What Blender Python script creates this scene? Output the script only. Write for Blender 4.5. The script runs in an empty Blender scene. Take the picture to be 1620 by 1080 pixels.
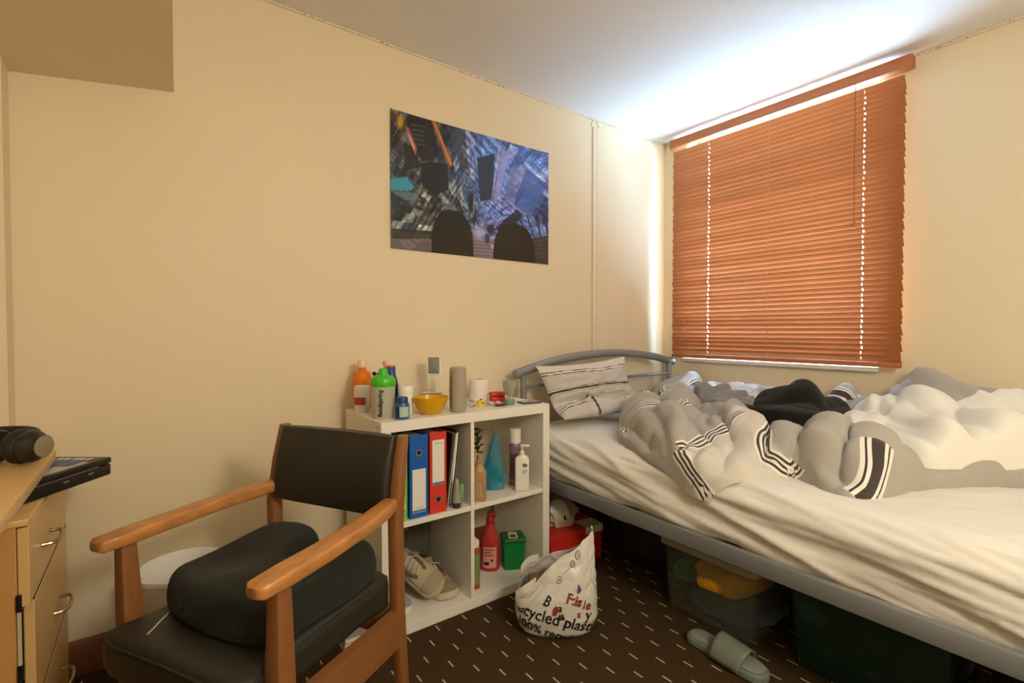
import bpy, bmesh, math, random
import numpy as np
from mathutils import Vector, Matrix, Euler
random.seed(7); np.random.seed(7)
PI = math.pi; R = math.radians
SC = bpy.context.scene; COL = SC.collection

# ------------------------------------------------------------------ camera
AX = math.atan(1048 / 775)                         # angle between the view and the poster wall
cam = bpy.data.objects.new('camera', bpy.data.cameras.new('camera')); COL.objects.link(cam)
cam.data.sensor_width = 36; cam.data.lens = 775 / 1620 * 36; cam.data.clip_start = .02
cam.location = (0, 0, 1.087); cam.rotation_euler = (PI / 2 - math.atan(17 / 775), 0, AX - PI / 2)
SC.camera = cam

# ------------------------------------------------------------------ light
RX0, RX1, RY0, RY1, RH = -1.15, 2.789, -1.15, 2.05, 2.33      # the room
W = bpy.data.worlds.new('overcast_sky'); SC.world = W; W.use_nodes = True
W.node_tree.nodes['Background'].inputs[0].default_value = (.70, .84, 1.0, 1)
W.node_tree.nodes['Background'].inputs[1].default_value = 12.0
def lamp(name, kind, loc, power, col, rot=(0, 0, 0), **kw):
    l = bpy.data.lights.new(name, kind); l.energy = power; l.color = col
    for k, v in kw.items(): setattr(l, k, v)
    o = bpy.data.objects.new(name, l); COL.objects.link(o); o.location = loc; o.rotation_euler = rot; return o
lamp('daylight', 'AREA', (RX1 + .75, 1.36, 1.05), 760, (.33, .62, 1.0), (0, R(100), 0), shape='RECTANGLE', size=1.8, size_y=2.6)
lamp('ceiling_lamp', 'POINT', (.70, -.70, 1.72), 50, (1.0, .925, .80), shadow_soft_size=.16)
SC.view_settings.view_transform = 'Standard'; SC.view_settings.look = 'None'
SC.view_settings.exposure = .32; SC.view_settings.gamma = 1.0; SC.view_settings.use_curve_mapping = False
SC.cycles.max_bounces = 8; SC.cycles.diffuse_bounces = 4; SC.cycles.transparent_max_bounces = 16
SC.cycles.sample_clamp_indirect = 6; SC.cycles.caustics_reflective = False; SC.cycles.caustics_refractive = False

# ------------------------------------------------------------------ helpers
def lin(c):
    c = np.asarray(c, float) / 255.0
    return np.where(c <= .04045, c / 12.92, ((c + .055) / 1.055) ** 2.4)
MATS = {}
def mat(name, rgb, rough=.6, metal=0, bump=0, scale=60, vary=0, alpha=None, trans=0, sheen=0, spec=.5, coat=0, vscale=None, stretch=None):
    """plain procedural material: base colour with noise variation and noise relief"""
    if name in MATS: return MATS[name]
    m = bpy.data.materials.new(name); m.use_nodes = True; nt = m.node_tree; N = nt.nodes; L = nt.links
    b = N['Principled BSDF']; c = lin(rgb)
    b.inputs['Base Color'].default_value = (*c, 1); b.inputs['Roughness'].default_value = rough
    b.inputs['Metallic'].default_value = metal; b.inputs['Specular IOR Level'].default_value = spec
    b.inputs['Transmission Weight'].default_value = trans
    if sheen: b.inputs['Sheen Weight'].default_value = sheen
    if coat: b.inputs['Coat Weight'].default_value = coat
    if alpha is not None: b.inputs['Alpha'].default_value = alpha
    if bump or vary:
        tc = N.new('ShaderNodeTexCoord'); src = tc.outputs['Object']
        if stretch:
            mp = N.new('ShaderNodeMapping'); mp.inputs['Scale'].default_value = stretch; L.new(src, mp.inputs[0]); src = mp.outputs[0]
    if vary:
        n = N.new('ShaderNodeTexNoise'); n.inputs['Scale'].default_value = vscale or scale; n.inputs['Detail'].default_value = 4
        L.new(src, n.inputs['Vector'])
        mx = N.new('ShaderNodeMix'); mx.data_type = 'RGBA'
        mx.inputs[6].default_value = (*(c * (1 - vary)), 1); mx.inputs[7].default_value = (*np.minimum(c * (1 + vary), 1), 1)
        L.new(n.outputs['Fac'], mx.inputs[0]); L.new(mx.outputs[2], b.inputs['Base Color'])
    if bump:
        n2 = N.new('ShaderNodeTexNoise'); n2.inputs['Scale'].default_value = scale; n2.inputs['Detail'].default_value = 5
        L.new(src, n2.inputs['Vector'])
        bp = N.new('ShaderNodeBump'); bp.inputs['Strength'].default_value = bump; bp.inputs['Distance'].default_value = .004
        L.new(n2.outputs['Fac'], bp.inputs['Height']); L.new(bp.outputs['Normal'], b.inputs['Normal'])
    MATS[name] = m; return m
def vmat(name, rough=.85, sheen=0, bump=0, scale=400, spec=.3, coat=0):
    """material whose colour is the print stored on the mesh (attribute 'print')"""
    if name in MATS: return MATS[name]
    m = mat(name, (200, 200, 200), rough, bump=bump, scale=scale, sheen=sheen, spec=spec, coat=coat); nt = m.node_tree
    a = nt.nodes.new('ShaderNodeAttribute'); a.attribute_name = 'print'
    nt.links.new(a.outputs['Color'], nt.nodes['Principled BSDF'].inputs['Base Color']); return m
def thin(name, rgb, opacity, rough=.1, spec=.6):
    """thin clear plastic or glass: part see-through, part tinted gloss"""
    if name in MATS: return MATS[name]
    m = mat(name, rgb, rough, spec=spec, coat=.3); nt = m.node_tree; N = nt.nodes
    t = N.new('ShaderNodeBsdfTransparent'); t.inputs[0].default_value = (*(.6 + .4 * lin(rgb)), 1)
    mx = N.new('ShaderNodeMixShader'); mx.inputs[0].default_value = opacity
    nt.links.new(t.outputs[0], mx.inputs[1]); nt.links.new(N['Principled BSDF'].outputs[0], mx.inputs[2])
    nt.links.new(mx.outputs[0], N['Material Output'].inputs[0]); return m
def glow(name, rgb, amount, rough=.5):
    """cloth, plastic or wood thin enough for light to come through"""
    if name in MATS: return MATS[name]
    m = mat(name, rgb, rough); nt = m.node_tree; N = nt.nodes
    t = N.new('ShaderNodeBsdfTranslucent'); t.inputs[0].default_value = (*lin(rgb), 1)
    mx = N.new('ShaderNodeMixShader'); mx.inputs[0].default_value = amount
    nt.links.new(N['Principled BSDF'].outputs[0], mx.inputs[1]); nt.links.new(t.outputs[0], mx.inputs[2])
    nt.links.new(mx.outputs[0], N['Material Output'].inputs[0]); return m

class MB:
    """collects shapes into one mesh"""
    def __init__(s): s.bm = bmesh.new(); s.mats = []
    def _take(s, verts, mtx):
        if mtx is not None: bmesh.ops.transform(s.bm, matrix=mtx, verts=verts)
        return s
    def box(s, x0, x1, y0, y1, z0, z1, bev=0, seg=2, mtx=None):
        r = bmesh.ops.create_cube(s.bm, size=1)['verts']
        for v in r: v.co = Vector((x0 + (v.co.x + .5) * (x1 - x0), y0 + (v.co.y + .5) * (y1 - y0), z0 + (v.co.z + .5) * (z1 - z0)))
        if mtx is not None: bmesh.ops.transform(s.bm, matrix=mtx, verts=r)
        if bev:
            ed = list({e for v in r for e in v.link_edges})
            bmesh.ops.bevel(s.bm, geom=ed, offset=bev, segments=seg, affect='EDGES', profile=.5)
        return s
    def face_loops(s, rings, close=True, cap0=True, cap1=True):
        bm = s.bm; vs = [[bm.verts.new(p) for p in r] for r in rings]; n = len(rings[0])
        for a, b in zip(vs[:-1], vs[1:]):
            for i in range(n if close else n - 1):
                j = (i + 1) % n
                try: bm.faces.new((a[i], a[j], b[j], b[i]))
                except ValueError: pass
        if cap0: bm.faces.new(vs[0][::-1])
        if cap1: bm.faces.new(vs[-1])
        return [v for r in vs for v in r]
    def lathe(s, prof, n=24, mtx=None, cap0=True, cap1=True, sx=1, sy=1):
        rings = [[(max(r, 1e-4) * math.cos(2 * PI * k / n) * sx, max(r, 1e-4) * math.sin(2 * PI * k / n) * sy, z) for k in range(n)] for r, z in prof]
        return s._take(s.face_loops(rings, True, cap0, cap1), mtx)
    def tube(s, path, r, n=8, mtx=None, closed=False):
        path = [Vector(p) for p in path]; rr = r if isinstance(r, (list, tuple)) else [r] * len(path); rings = []
        m = len(path); up = None
        for i, p in enumerate(path):
            if closed: t = path[(i + 1) % m] - path[i - 1]
            else: t = path[min(i + 1, m - 1)] - path[max(i - 1, 0)]
            t.normalize()
            if up is None: up = Vector((0, 0, 1)) if abs(t.z) < .9 else Vector((1, 0, 0))
            a = t.cross(up); a.normalize(); b = a.cross(t); b.normalize(); up = b
            rings.append([p + (a * math.cos(2 * PI * k / n) + b * math.sin(2 * PI * k / n)) * rr[i] for k in range(n)])
        if closed: rings.append(rings[0])
        return s._take(s.face_loops(rings, True, not closed, not closed), mtx)
    def prism(s, outline, z0, z1, mtx=None, bev=0, seg=2):
        rings = [[(x, y, z0) for x, y in outline], [(x, y, z1) for x, y in outline]]
        vs = s.face_loops(rings)
        if bev:
            ed = [e for e in {e for v in vs for e in v.link_edges}]
            r = bmesh.ops.bevel(s.bm, geom=ed, offset=bev, segments=seg, affect='EDGES', profile=.5, clamp_overlap=True)
            if mtx is not None: bmesh.ops.transform(s.bm, matrix=mtx, verts=list({v for f in r['faces'] for v in f.verts} | {v for v in vs if v.is_valid}))
            return s
        return s._take(vs, mtx)
    def slab(s, outline, z0, z1, r, n=5, mtx=None, crown=0):
        """outline extruded with soft rounded rims (cushions, soles)"""
        o = np.array(outline, float); a = np.roll(o, 1, 0); b = np.roll(o, -1, 0)
        t = b - a; t /= np.linalg.norm(t, axis=1)[:, None]; nrm = np.stack([t[:, 1], -t[:, 0]], 1)
        area = .5 * np.sum(o[:, 0] * b[:, 1] - b[:, 0] * o[:, 1])
        if area < 0: nrm = -nrm
        rings = []
        for k in range(n + 1):
            q = PI / 2 * k / n; p = o - nrm * r * (1 - math.sin(q)); rings.append([(x, y, z0 + r * (1 - math.cos(q))) for x, y in p])
        for k in range(n + 1):
            q = PI / 2 * k / n; p = o - nrm * r * (1 - math.cos(q)); rings.append([(x, y, z1 - r * (1 - math.sin(q))) for x, y in p])
        return s._take(s.face_loops(rings), mtx)
    def grid(s, P, closed_u=False):
        """P[i][j] points -> quads"""
        bm = s.bm; vs = [[bm.verts.new(p) for p in row] for row in P]
        for a, b in zip(vs[:-1], vs[1:]):
            n = len(a)
            for i in range(n if closed_u else n - 1):
                j = (i + 1) % n; bm.faces.new((a[i], a[j], b[j], b[i]))
        return s
    def raw(s, verts, faces, mtx=None):
        vs = [s.bm.verts.new(v) for v in verts]
        for f in faces:
            try: s.bm.faces.new([vs[i] for i in f])
            except ValueError: pass
        return s._take(vs, mtx)
    def mesh(s, name, m, angle=35):
        me = bpy.data.meshes.new(name)
        bmesh.ops.recalc_face_normals(s.bm, faces=s.bm.faces)
        s.bm.to_mesh(me); s.bm.free(); me.materials.append(m)
        me.shade_smooth(); me.set_sharp_from_angle(angle=R(angle)); return me
    def build(s, name, m, parent=None, angle=35): return link(name, s.mesh(name, m, angle), parent)
def link(name, me, parent=None):
    o = bpy.data.objects.new(name, me); COL.objects.link(o)
    if parent is not None: o.parent = parent
    return o
def tag(o, label=None, cat=None, group=None, kind=None):
    if label: o['label'] = label
    if cat: o['category'] = cat
    if group: o['group'] = group
    if kind: o['kind'] = kind
    return o
def thing(name, label, cat, loc=(0, 0, 0), rz=0, group=None):
    o = bpy.data.objects.new(name, None); COL.objects.link(o); o.empty_display_size = .05
    o.location = loc; o.rotation_euler = (0, 0, rz); return tag(o, label, cat, group)
def struct(name, mb, m, parent=None): return tag(mb.build(name, m, parent), kind='structure') if parent is None else mb.build(name, m, parent)
def T(x=0, y=0, z=0, rx=0, ry=0, rz=0, sc=1):
    return Matrix.Translation((x, y, z)) @ Euler((rx, ry, rz)).to_matrix().to_4x4() @ Matrix.Scale(sc, 4)
def place(o, loc, rot=(0, 0, 0)): o.location = loc; o.rotation_euler = rot; return o
def grid_mesh(name, P, m, C=None, keep=None, parent=None, band=None):
    """numpy grid P[h,w,3] (+ print colours C[h,w,3] in linear light) -> object"""
    h, w = P.shape[:2]; idx = np.arange(h * w).reshape(h, w)
    f = np.stack([idx[:-1, :-1], idx[:-1, 1:], idx[1:, 1:], idx[1:, :-1]], -1).reshape(-1, 4)
    if keep is not None: f = f[keep.reshape(-1)]
    used = np.unique(f); mp = np.full(h * w, -1); mp[used] = np.arange(len(used)); f = mp[f]; V = P.reshape(-1, 3)[used]
    me = bpy.data.meshes.new(name); me.vertices.add(len(V)); me.vertices.foreach_set('co', V.ravel().astype(np.float32))
    me.loops.add(f.size); me.loops.foreach_set('vertex_index', f.ravel().astype(np.int32))
    me.polygons.add(len(f)); me.polygons.foreach_set('loop_start', np.arange(0, f.size, 4, dtype=np.int32)); me.polygons.foreach_set('loop_total', np.full(len(f), 4, np.int32))
    me.update(); me.validate()
    if C is not None:
        a = me.attributes.new('print', 'FLOAT_COLOR', 'POINT'); c = np.ones((len(V), 4), np.float32); c[:, :3] = C.reshape(-1, 3)[used]
        a.data.foreach_set('color', c.ravel())
    if band is not None:
        a = me.attributes.new('band', 'FLOAT_VECTOR', 'POINT'); a.data.foreach_set('vector', band.reshape(-1, 3)[used].astype(np.float32).ravel())
    me.materials.append(m); me.shade_smooth(); return link(name, me, parent)
_tx = {}
def text_polys(body, size, depth=.0006, bold=0):
    """lettering as plain vertices and faces, centred on its own origin"""
    k = (body, size, depth, bold)
    if k in _tx: return _tx[k]
    cu = bpy.data.curves.new('t', 'FONT'); cu.body = body; cu.size = size; cu.extrude = depth; cu.align_x = 'CENTER'; cu.align_y = 'CENTER'; cu.resolution_u = 3; cu.offset = bold
    o = bpy.data.objects.new('t', cu); COL.objects.link(o); bpy.context.view_layer.update()
    me = bpy.data.meshes.new_from_object(o.evaluated_get(bpy.context.evaluated_depsgraph_get()))
    V = [v.co.copy() for v in me.vertices]; F = [tuple(p.vertices) for p in me.polygons]
    bpy.data.objects.remove(o); bpy.data.curves.remove(cu); bpy.data.meshes.remove(me); _tx[k] = (V, F); return V, F
def lettering(body, size, m, parent, mtx, name='lettering', wrap=None, bold=0):
    """flat lettering placed by mtx, or bent round an upright cylinder of radius wrap"""
    V, F = text_polys(body, size, bold=bold); out = []
    for v in V:
        p = mtx @ v
        if wrap:
            a = p.x / wrap; rr = wrap - p.y; p = Vector((math.sin(a) * rr, -math.cos(a) * rr, p.z))
        out.append(p)
    return MB().raw(out, F).build(name, m, parent)
# ---- soft bedding as height fields over the bed (world metres) ----
def _hash(ix, iy, seed):
    v = np.sin(ix * 127.1 + iy * 311.7 + seed * 74.7) * 43758.5453
    return v - np.floor(v)
def noise(x, y, seed=0):
    ix, iy = np.floor(x), np.floor(y); fx, fy = x - ix, y - iy
    def g(dx, dy):
        a = _hash(ix + dx, iy + dy, seed) * 2 * np.pi
        return np.cos(a) * (fx - dx) + np.sin(a) * (fy - dy)
    u = fx * fx * fx * (fx * (fx * 6 - 15) + 10); v = fy * fy * fy * (fy * (fy * 6 - 15) + 10)
    return 1.5 * ((g(0, 0) * (1 - u) + g(1, 0) * u) * (1 - v) + (g(0, 1) * (1 - u) + g(1, 1) * u) * v)
def seg_dist(x, y, pts):
    """distance to a polyline and the position (0..1) along it"""
    best = np.full(x.shape, 1e9); par = np.zeros(x.shape); side = np.zeros(x.shape)
    n = len(pts) - 1
    for i in range(n):
        ax, ay = pts[i][:2]; bx, by = pts[i + 1][:2]
        dx, dy = bx - ax, by - ay; L = dx * dx + dy * dy + 1e-12
        t = np.clip(((x - ax) * dx + (y - ay) * dy) / L, 0, 1)
        d = np.hypot(x - ax - t * dx, y - ay - t * dy)
        s = np.sign((x - ax) * dy - (y - ay) * dx)
        m = d < best
        best = np.where(m, d, best); par = np.where(m, (i + t) / n, par); side = np.where(m, s, side)
    return best, par, side
def poly_sdf(x, y, poly):
    """positive inside"""
    d, _, _ = seg_dist(x, y, list(poly) + [poly[0]])
    inside = np.zeros(x.shape, bool); n = len(poly)
    for i in range(n):
        (x0, y0), (x1, y1) = poly[i][:2], poly[(i + 1) % n][:2]
        c = ((y0 > y) != (y1 > y)) & (x < (x1 - x0) * (y - y0) / (y1 - y0 + 1e-12) + x0)
        inside ^= c
    return np.where(inside, d, -d)
MT, MX = 0.605, 1.475                     # mattress top and outer side
def matt(x, y):
    """top of the made-up mattress, falling away past its long open side"""
    r = 0.07
    e = np.clip((MX + r - x) / r, 0, 1.0)
    z = MT - r * (1 - np.sqrt(np.clip(1 - e * e, 0, 1)))
    return np.where(x < MX + 0.002, np.maximum(z - (MX + 0.002 - x) * 3.0, MT - .075), z)
def smooth(a, b, t):
    t = np.clip((t - a) / (b - a), 0, 1); return t * t * (3 - 2 * t)
def chain(pts, k=6):
    """Catmull-Rom smoothing of a control polyline"""
    p = np.array(pts, float); p = np.vstack([2 * p[0] - p[1], p, 2 * p[-1] - p[-2]]); out = []
    for i in range(1, len(p) - 2):
        for j in range(k):
            t = j / k
            out.append(.5 * (2 * p[i] + (p[i + 1] - p[i - 1]) * t + (2 * p[i - 1] - 5 * p[i] + 4 * p[i + 1] - p[i + 2]) * t * t + (3 * p[i] - p[i - 1] - 3 * p[i + 1] + p[i + 2]) * t ** 3))
    out.append(p[-2]); return [tuple(q) for q in out]
def chain_closed(pts, k=5):
    p = np.array(pts, float); n = len(p); out = []
    for i in range(n):
        a, b, c, d = p[i - 1], p[i], p[(i + 1) % n], p[(i + 2) % n]
        for j in range(k):
            t = j / k
            out.append(.5 * (2 * b + (c - a) * t + (2 * a - 5 * b + 4 * c - d) * t * t + (3 * b - a - 3 * c + d) * t ** 3))
    return [tuple(q) for q in out]
DUV_CTRL = [(2.68,1.9,.64),(2.68,1.76,.82),(2.68,1.5,.76),(2.68,1.2,.72),(2.68,1.0,.75),(2.68,.8,.78),(2.68,.6,.85),(2.68,.43,.86),(2.68,.28,.78),(2.68,.0,.74),
 (2.3,1.82,.63),(2.3,1.62,.77),(2.3,1.3,.71),(2.3,1.1,.70),(2.3,.9,.70),(2.3,.72,.72),(2.3,.5,.76),(2.3,.3,.74),(2.3,.0,.70),
 (2.02,1.72,.64),(2.0,1.5,.74),(2.0,1.3,.73),(2.0,1.0,.71),(2.0,.8,.71),(2.0,.6,.71),(2.0,.4,.70),(2.0,.2,.68),
 (1.72,1.42,.68),(1.72,1.2,.74),(1.72,1.0,.71),(1.72,.8,.71),(1.72,.62,.69),(1.72,.5,.66),(1.5,1.15,.64),(1.5,.95,.64),(1.5,.8,.62)]
DUV_POLY = chain_closed([(2.74,1.93),(2.35,1.86),(2.06,1.745),(1.83,1.60),(1.605,1.40),(1.50,1.19),(1.455,.98),(1.450,.89),(1.51,.81),(1.66,.73),(1.60,.61),(1.585,.53),(1.68,.48),(1.84,.45),(2.0,.36),(2.14,.24),(2.2,.06),(2.76,.05),(2.76,1.0)])
# folds: control line (x, y, height) and half width
DUV_FOLDS = [
 ([(2.05,1.66,.05),(1.83,1.46,.10),(1.70,1.28,.11),(1.60,1.10,.09),(1.52,.95,.06)], .085),
 ([(2.25,1.45,.02),(1.98,1.36,.05),(1.80,1.15,.06),(1.62,.93,.05)], .06),
 ([(2.10,1.20,.03),(1.90,1.02,.07),(1.72,.90,.07),(1.56,.86,.04)], .055),
 ([(2.15,1.00,.02),(1.95,.88,.05),(1.80,.80,.06),(1.70,.77,.03)], .045),
 ([(2.05,.80,.02),(1.88,.70,.06),(1.72,.66,.06),(1.63,.63,.03)], .05),
 ([(1.95,.60,.03),(1.80,.55,.06),(1.68,.53,.05)], .05),
 ([(2.68,1.72,.04),(2.45,1.70,.05),(2.22,1.70,.04)], .06),
 ([(2.66,1.45,.02),(2.40,1.50,.05),(2.20,1.58,.03)], .05),
 ([(2.62,1.25,.02),(2.42,1.28,.05),(2.25,1.36,.03)], .045),
 ([(2.66,.92,.03),(2.52,.80,.06),(2.42,.62,.08),(2.38,.45,.05)], .06),
 ([(2.70,.70,.03),(2.64,.52,.05),(2.60,.38,.05),(2.58,.30,.03)], .06),
]
def idw(x, y, ctrl, s=.13):
    num = np.zeros(x.shape); den = np.zeros(x.shape)
    for cx, cy, cz in ctrl:
        w = np.exp(-((x - cx) ** 2 + (y - cy) ** 2) / (2 * s * s)) + 1e-5 / ((x - cx) ** 2 + (y - cy) ** 2 + .01)
        num += w * cz; den += w
    return num / den
def creases(x, y, seed, k=1.0):
    """long soft folds with sharper valleys, their direction wandering over the cloth"""
    f = R0 + .75 * noise(x * 1.6 + 7, y * 1.6, seed + 1); c, s = np.cos(f), np.sin(f)
    p, q = c * (x - 2) + s * (y - 1), -s * (x - 2) + c * (y - 1)
    def rid(n): return np.maximum(n + .08, 0) ** .8
    a = rid(noise(p * 1.5 + 3, q * 5.6, seed + 2)); b = rid(noise(p * 2.6 + 9, q * 12, seed + 3)); d = rid(noise(p * 4 - q * 2, q * 20, seed + 7))
    m = smooth(-.25, .35, noise(x * 3.1, y * 3.1, seed + 4))
    return k * (.100 * a + .040 * b * m + .024 * d * (1.1 - m) + .008 * noise(x * 8, y * 8, seed + 5))
R0 = .55
def duvet_z(x, y):
    base = idw(x, y, DUV_CTRL) - MT
    sd = poly_sdf(x, y, DUV_POLY)
    wx = x + .05 * noise(x * 5, y * 5, 3); wy = y + .05 * noise(x * 5, y * 5, 8)
    bil = creases(wx, wy, 5) 
    fold = np.zeros(x.shape)
    for pts, w in DUV_FOLDS:
        c = chain(pts, 5)
        d, t, s = seg_dist(x, y, c)
        hs = np.interp(t, np.linspace(0, 1, len(c)), [q[2] for q in c])
        d2 = d + .012 * noise(x * 14, y * 14, 21)
        fold = np.maximum(fold, hs * np.sqrt(np.clip(1 - (d2 / w) ** 2, 0, 1)) ** 1.1)
    T = base - .035 + bil + fold * .85
    rim = .055
    e = np.clip(sd / rim, -1, 1)
    prof = np.where(e > 0, np.sqrt(np.clip(1 - (1 - np.clip(e, 0, 1)) ** 2, 0, 1)), e)
    T = np.maximum(T, .03)
    return matt(x + .022, y) + .002 + np.where(e > 0, T * prof, .05 * e)
WH_POLY = chain_closed([(2.44,.86),(2.22,.80),(2.08,.70),(1.98,.57),(1.93,.46),(2.03,.36),(2.15,.245),(2.22,.10),(2.3,.045),(2.72,.045),(2.72,.30),(2.62,.40),(2.50,.55),(2.52,.70)])
WH_CTRL = [(2.4,.8,.76),(2.2,.7,.79),(2.05,.55,.76),(2.1,.4,.78),(2.2,.25,.79),(2.4,.5,.80),(2.35,.3,.83),(2.5,.15,.83),(2.6,.3,.82),(2.3,.05,.80),(2.6,.0,.80)]
def white_z(x, y):
    sd = poly_sdf(x, y, WH_POLY); b = duvet_z(x, y)
    wx = x + .05 * noise(x * 4, y * 4, 33); wy = y + .05 * noise(x * 4, y * 4, 38)
    z = idw(x, y, WH_CTRL, .12) - .035 + creases(wx * .62, wy * .62, 47, 1.25)
    T = np.maximum(z - b, .03)
    e = np.clip(sd / .07, -1, 1)
    prof = np.where(e > 0, np.sqrt(np.clip(1 - (1 - np.clip(e, 0, 1)) ** 2, 0, 1)), e)
    return b - .004 + np.where(e > 0, T * prof, .04 * e)
# ---- end of soft bedding ----

# ------------------------------------------------------------------ the room
M_wall = mat('cream_paint', (230, 214, 181), .55, bump=.06, scale=90, vary=.02, vscale=3, spec=.35)
M_ceil = mat('white_ceiling_paint', (232, 229, 222), .8, bump=.05, scale=60)
M_trim = mat('brown_varnished_skirting', (120, 68, 42), .4, bump=.05, scale=30, vary=.2, stretch=(1, 12, 12))
def carpet():
    m = mat('dark_brown_carpet', (74, 57, 36), .95, bump=.9, scale=420, vary=.28, vscale=260, spec=.05); nt = m.node_tree; N = nt.nodes; L = nt.links
    tc = N.new('ShaderNodeTexCoord'); sp = N.new('ShaderNodeSeparateXYZ'); L.new(tc.outputs['Object'], sp.inputs[0])
    def op(o, a, b=None):
        n = N.new('ShaderNodeMath'); n.operation = o
        for i, q in enumerate((a, b)):
            if q is None: continue
            if isinstance(q, (int, float)): n.inputs[i].default_value = q
            else: L.new(q, n.inputs[i])
        return n.outputs[0]
    cx, cy = .0565, .132                            # woven fleck lattice, columns half stepped
    ci = op('ROUND', op('DIVIDE', op('SUBTRACT', sp.outputs[0], .777), cx))
    fx = op('SUBTRACT', sp.outputs[0], op('ADD', op('MULTIPLY', ci, cx), .777))
    yy = op('ADD', op('SUBTRACT', sp.outputs[1], 1.5185), op('MULTIPLY', ci, cy / 2))
    fy = op('SUBTRACT', yy, op('MULTIPLY', op('ROUND', op('DIVIDE', yy, cy)), cy))
    wob = N.new('ShaderNodeTexNoise'); wob.inputs['Scale'].default_value = 300; L.new(tc.outputs['Object'], wob.inputs['Vector'])
    k = op('MULTIPLY', op('LESS_THAN', op('ADD', op('ABSOLUTE', fx), op('MULTIPLY', wob.outputs['Fac'], .0012)), .0030), op('LESS_THAN', op('ABSOLUTE', fy), .0175))
    mx = N.new('ShaderNodeMix'); mx.data_type = 'RGBA'; b = N['Principled BSDF']
    old = b.inputs['Base Color'].links[0].from_socket; L.new(old, mx.inputs[6]); mx.inputs[7].default_value = (*lin((205, 192, 168)), 1)
    L.new(k, mx.inputs[0]); L.new(mx.outputs[2], b.inputs['Base Color']); return m
struct('floor', MB().box(RX0 - .1, RX1 + .1, RY0 - .1, RY1 + .1, -.1, 0), carpet())
struct('ceiling', MB().box(RX0 - .1, RX1 + .2, RY0 - .1, RY1 + .1, RH, RH + .1), M_ceil)
struct('wall_left', MB().box(RX0 - .1, RX1 + .2, RY1, RY1 + .1, 0, RH), M_wall)
WY0, WY1, WZ0, WZ1 = .83, 1.885, .916, 2.322        # window opening
struct('wall_right', MB().box(RX1, RX1 + .2, RY0 - .1, WY0, 0, RH).box(RX1, RX1 + .2, WY1, RY1, 0, RH).box(RX1, RX1 + .2, WY0, WY1, 0, WZ0).box(RX1, RX1 + .2, WY0, WY1, WZ1, RH), M_wall)
struct('wall_back', MB().box(RX0 - .1, RX1 + .2, RY0 - .1, RY0, 0, RH), M_wall)
struct('wall_near', MB().box(RX0 - .1, RX0, RY0, RY1, 0, RH), M_wall)
struct('wall_pier', MB().box(RX0, -.325, 1.965, RY1, 0, RH), M_wall)          # shallow pier at the end of the poster wall
bk = MB()                                            # boxed bulkhead under the ceiling, its underside slightly out of level
bk.raw([(.077, RY1, 1.902), (.046, 1.22, 1.93), (RX0, 1.22, 1.80), (RX0, RY1, 1.74), (.077, RY1, RH), (.046, 1.22, RH), (RX0, 1.22, RH), (RX0, RY1, RH)],
       [(0, 1, 2, 3), (4, 7, 6, 5), (0, 4, 5, 1), (1, 5, 6, 2), (2, 6, 7, 3), (3, 7, 4, 0)])
struct('wall_bulkhead', bk, M_wall)
bb = MB()
prof = [(0, 0), (.018, 0), (.018, .070), (.013, .082), (.013, .090), (.007, .104), (0, .108)]
bb.face_loops([[(x, RY1 - d, z) for d, z in prof] for x in (-.32, RX1)])
struct('baseboard_left', bb, M_trim)
bb = MB(); bb.face_loops([[(RX1 - d, y, z) for d, z in prof] for y in (RY0, RY1)]); struct('baseboard_right', bb, M_trim)
def dotted(name, axis, step, edge, half):
    m = mat(name, (232, 216, 184), .6); nt = m.node_tree; N = nt.nodes; L = nt.links
    tc = N.new('ShaderNodeTexCoord'); n = N.new('ShaderNodeTexNoise'); n.inputs['Scale'].default_value = step; n.inputs['Detail'].default_value = 3
    L.new(tc.outputs['Object'], n.inputs['Vector']); r = N.new('ShaderNodeValToRGB')
    r.color_ramp.elements[0].position = edge; r.color_ramp.elements[0].color = (*lin((226, 214, 190)), 1)
    r.color_ramp.elements[1].position = edge + .06; r.color_ramp.elements[1].color = (*lin((150, 134, 112)), 1)
    L.new(n.outputs['Fac'], r.inputs[0]); L.new(r.outputs[0], N['Principled BSDF'].inputs['Base Color']); return m
M_dot = dotted('speckled_cracked_paint', 0, 110, .58, 0)
struct('trim_1', MB().box(.10, RX1 - .006, RY1 - .006, RY1, RH - .009, RH, .0015), M_dot)
struct('trim_2', MB().box(RX1 - .006, RX1, RY0, RY1 - .006, RH - .011, RH, .0015), M_dot)
t3 = MB().box(2.103, 2.139, RY1 - .005, RY1, .25, RH - .05, .002)
o = struct('trim_3', t3, M_wall)                     # flat cable cover running down the wall behind the headboard
for x in (2.1015, 2.1375): MB().box(x, x + .003, RY1 - .0062, RY1 - .0045, .25, RH - .05, .0006, 1).build('edge_bead', M_dot, o)
MB().tube([(2.121 + .03 * math.cos(a), RY1 - .004, RH - .045 + .035 * math.sin(a)) for a in np.linspace(0, PI, 9)], .003, 6).build('cover_end', M_dot, o)

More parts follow.
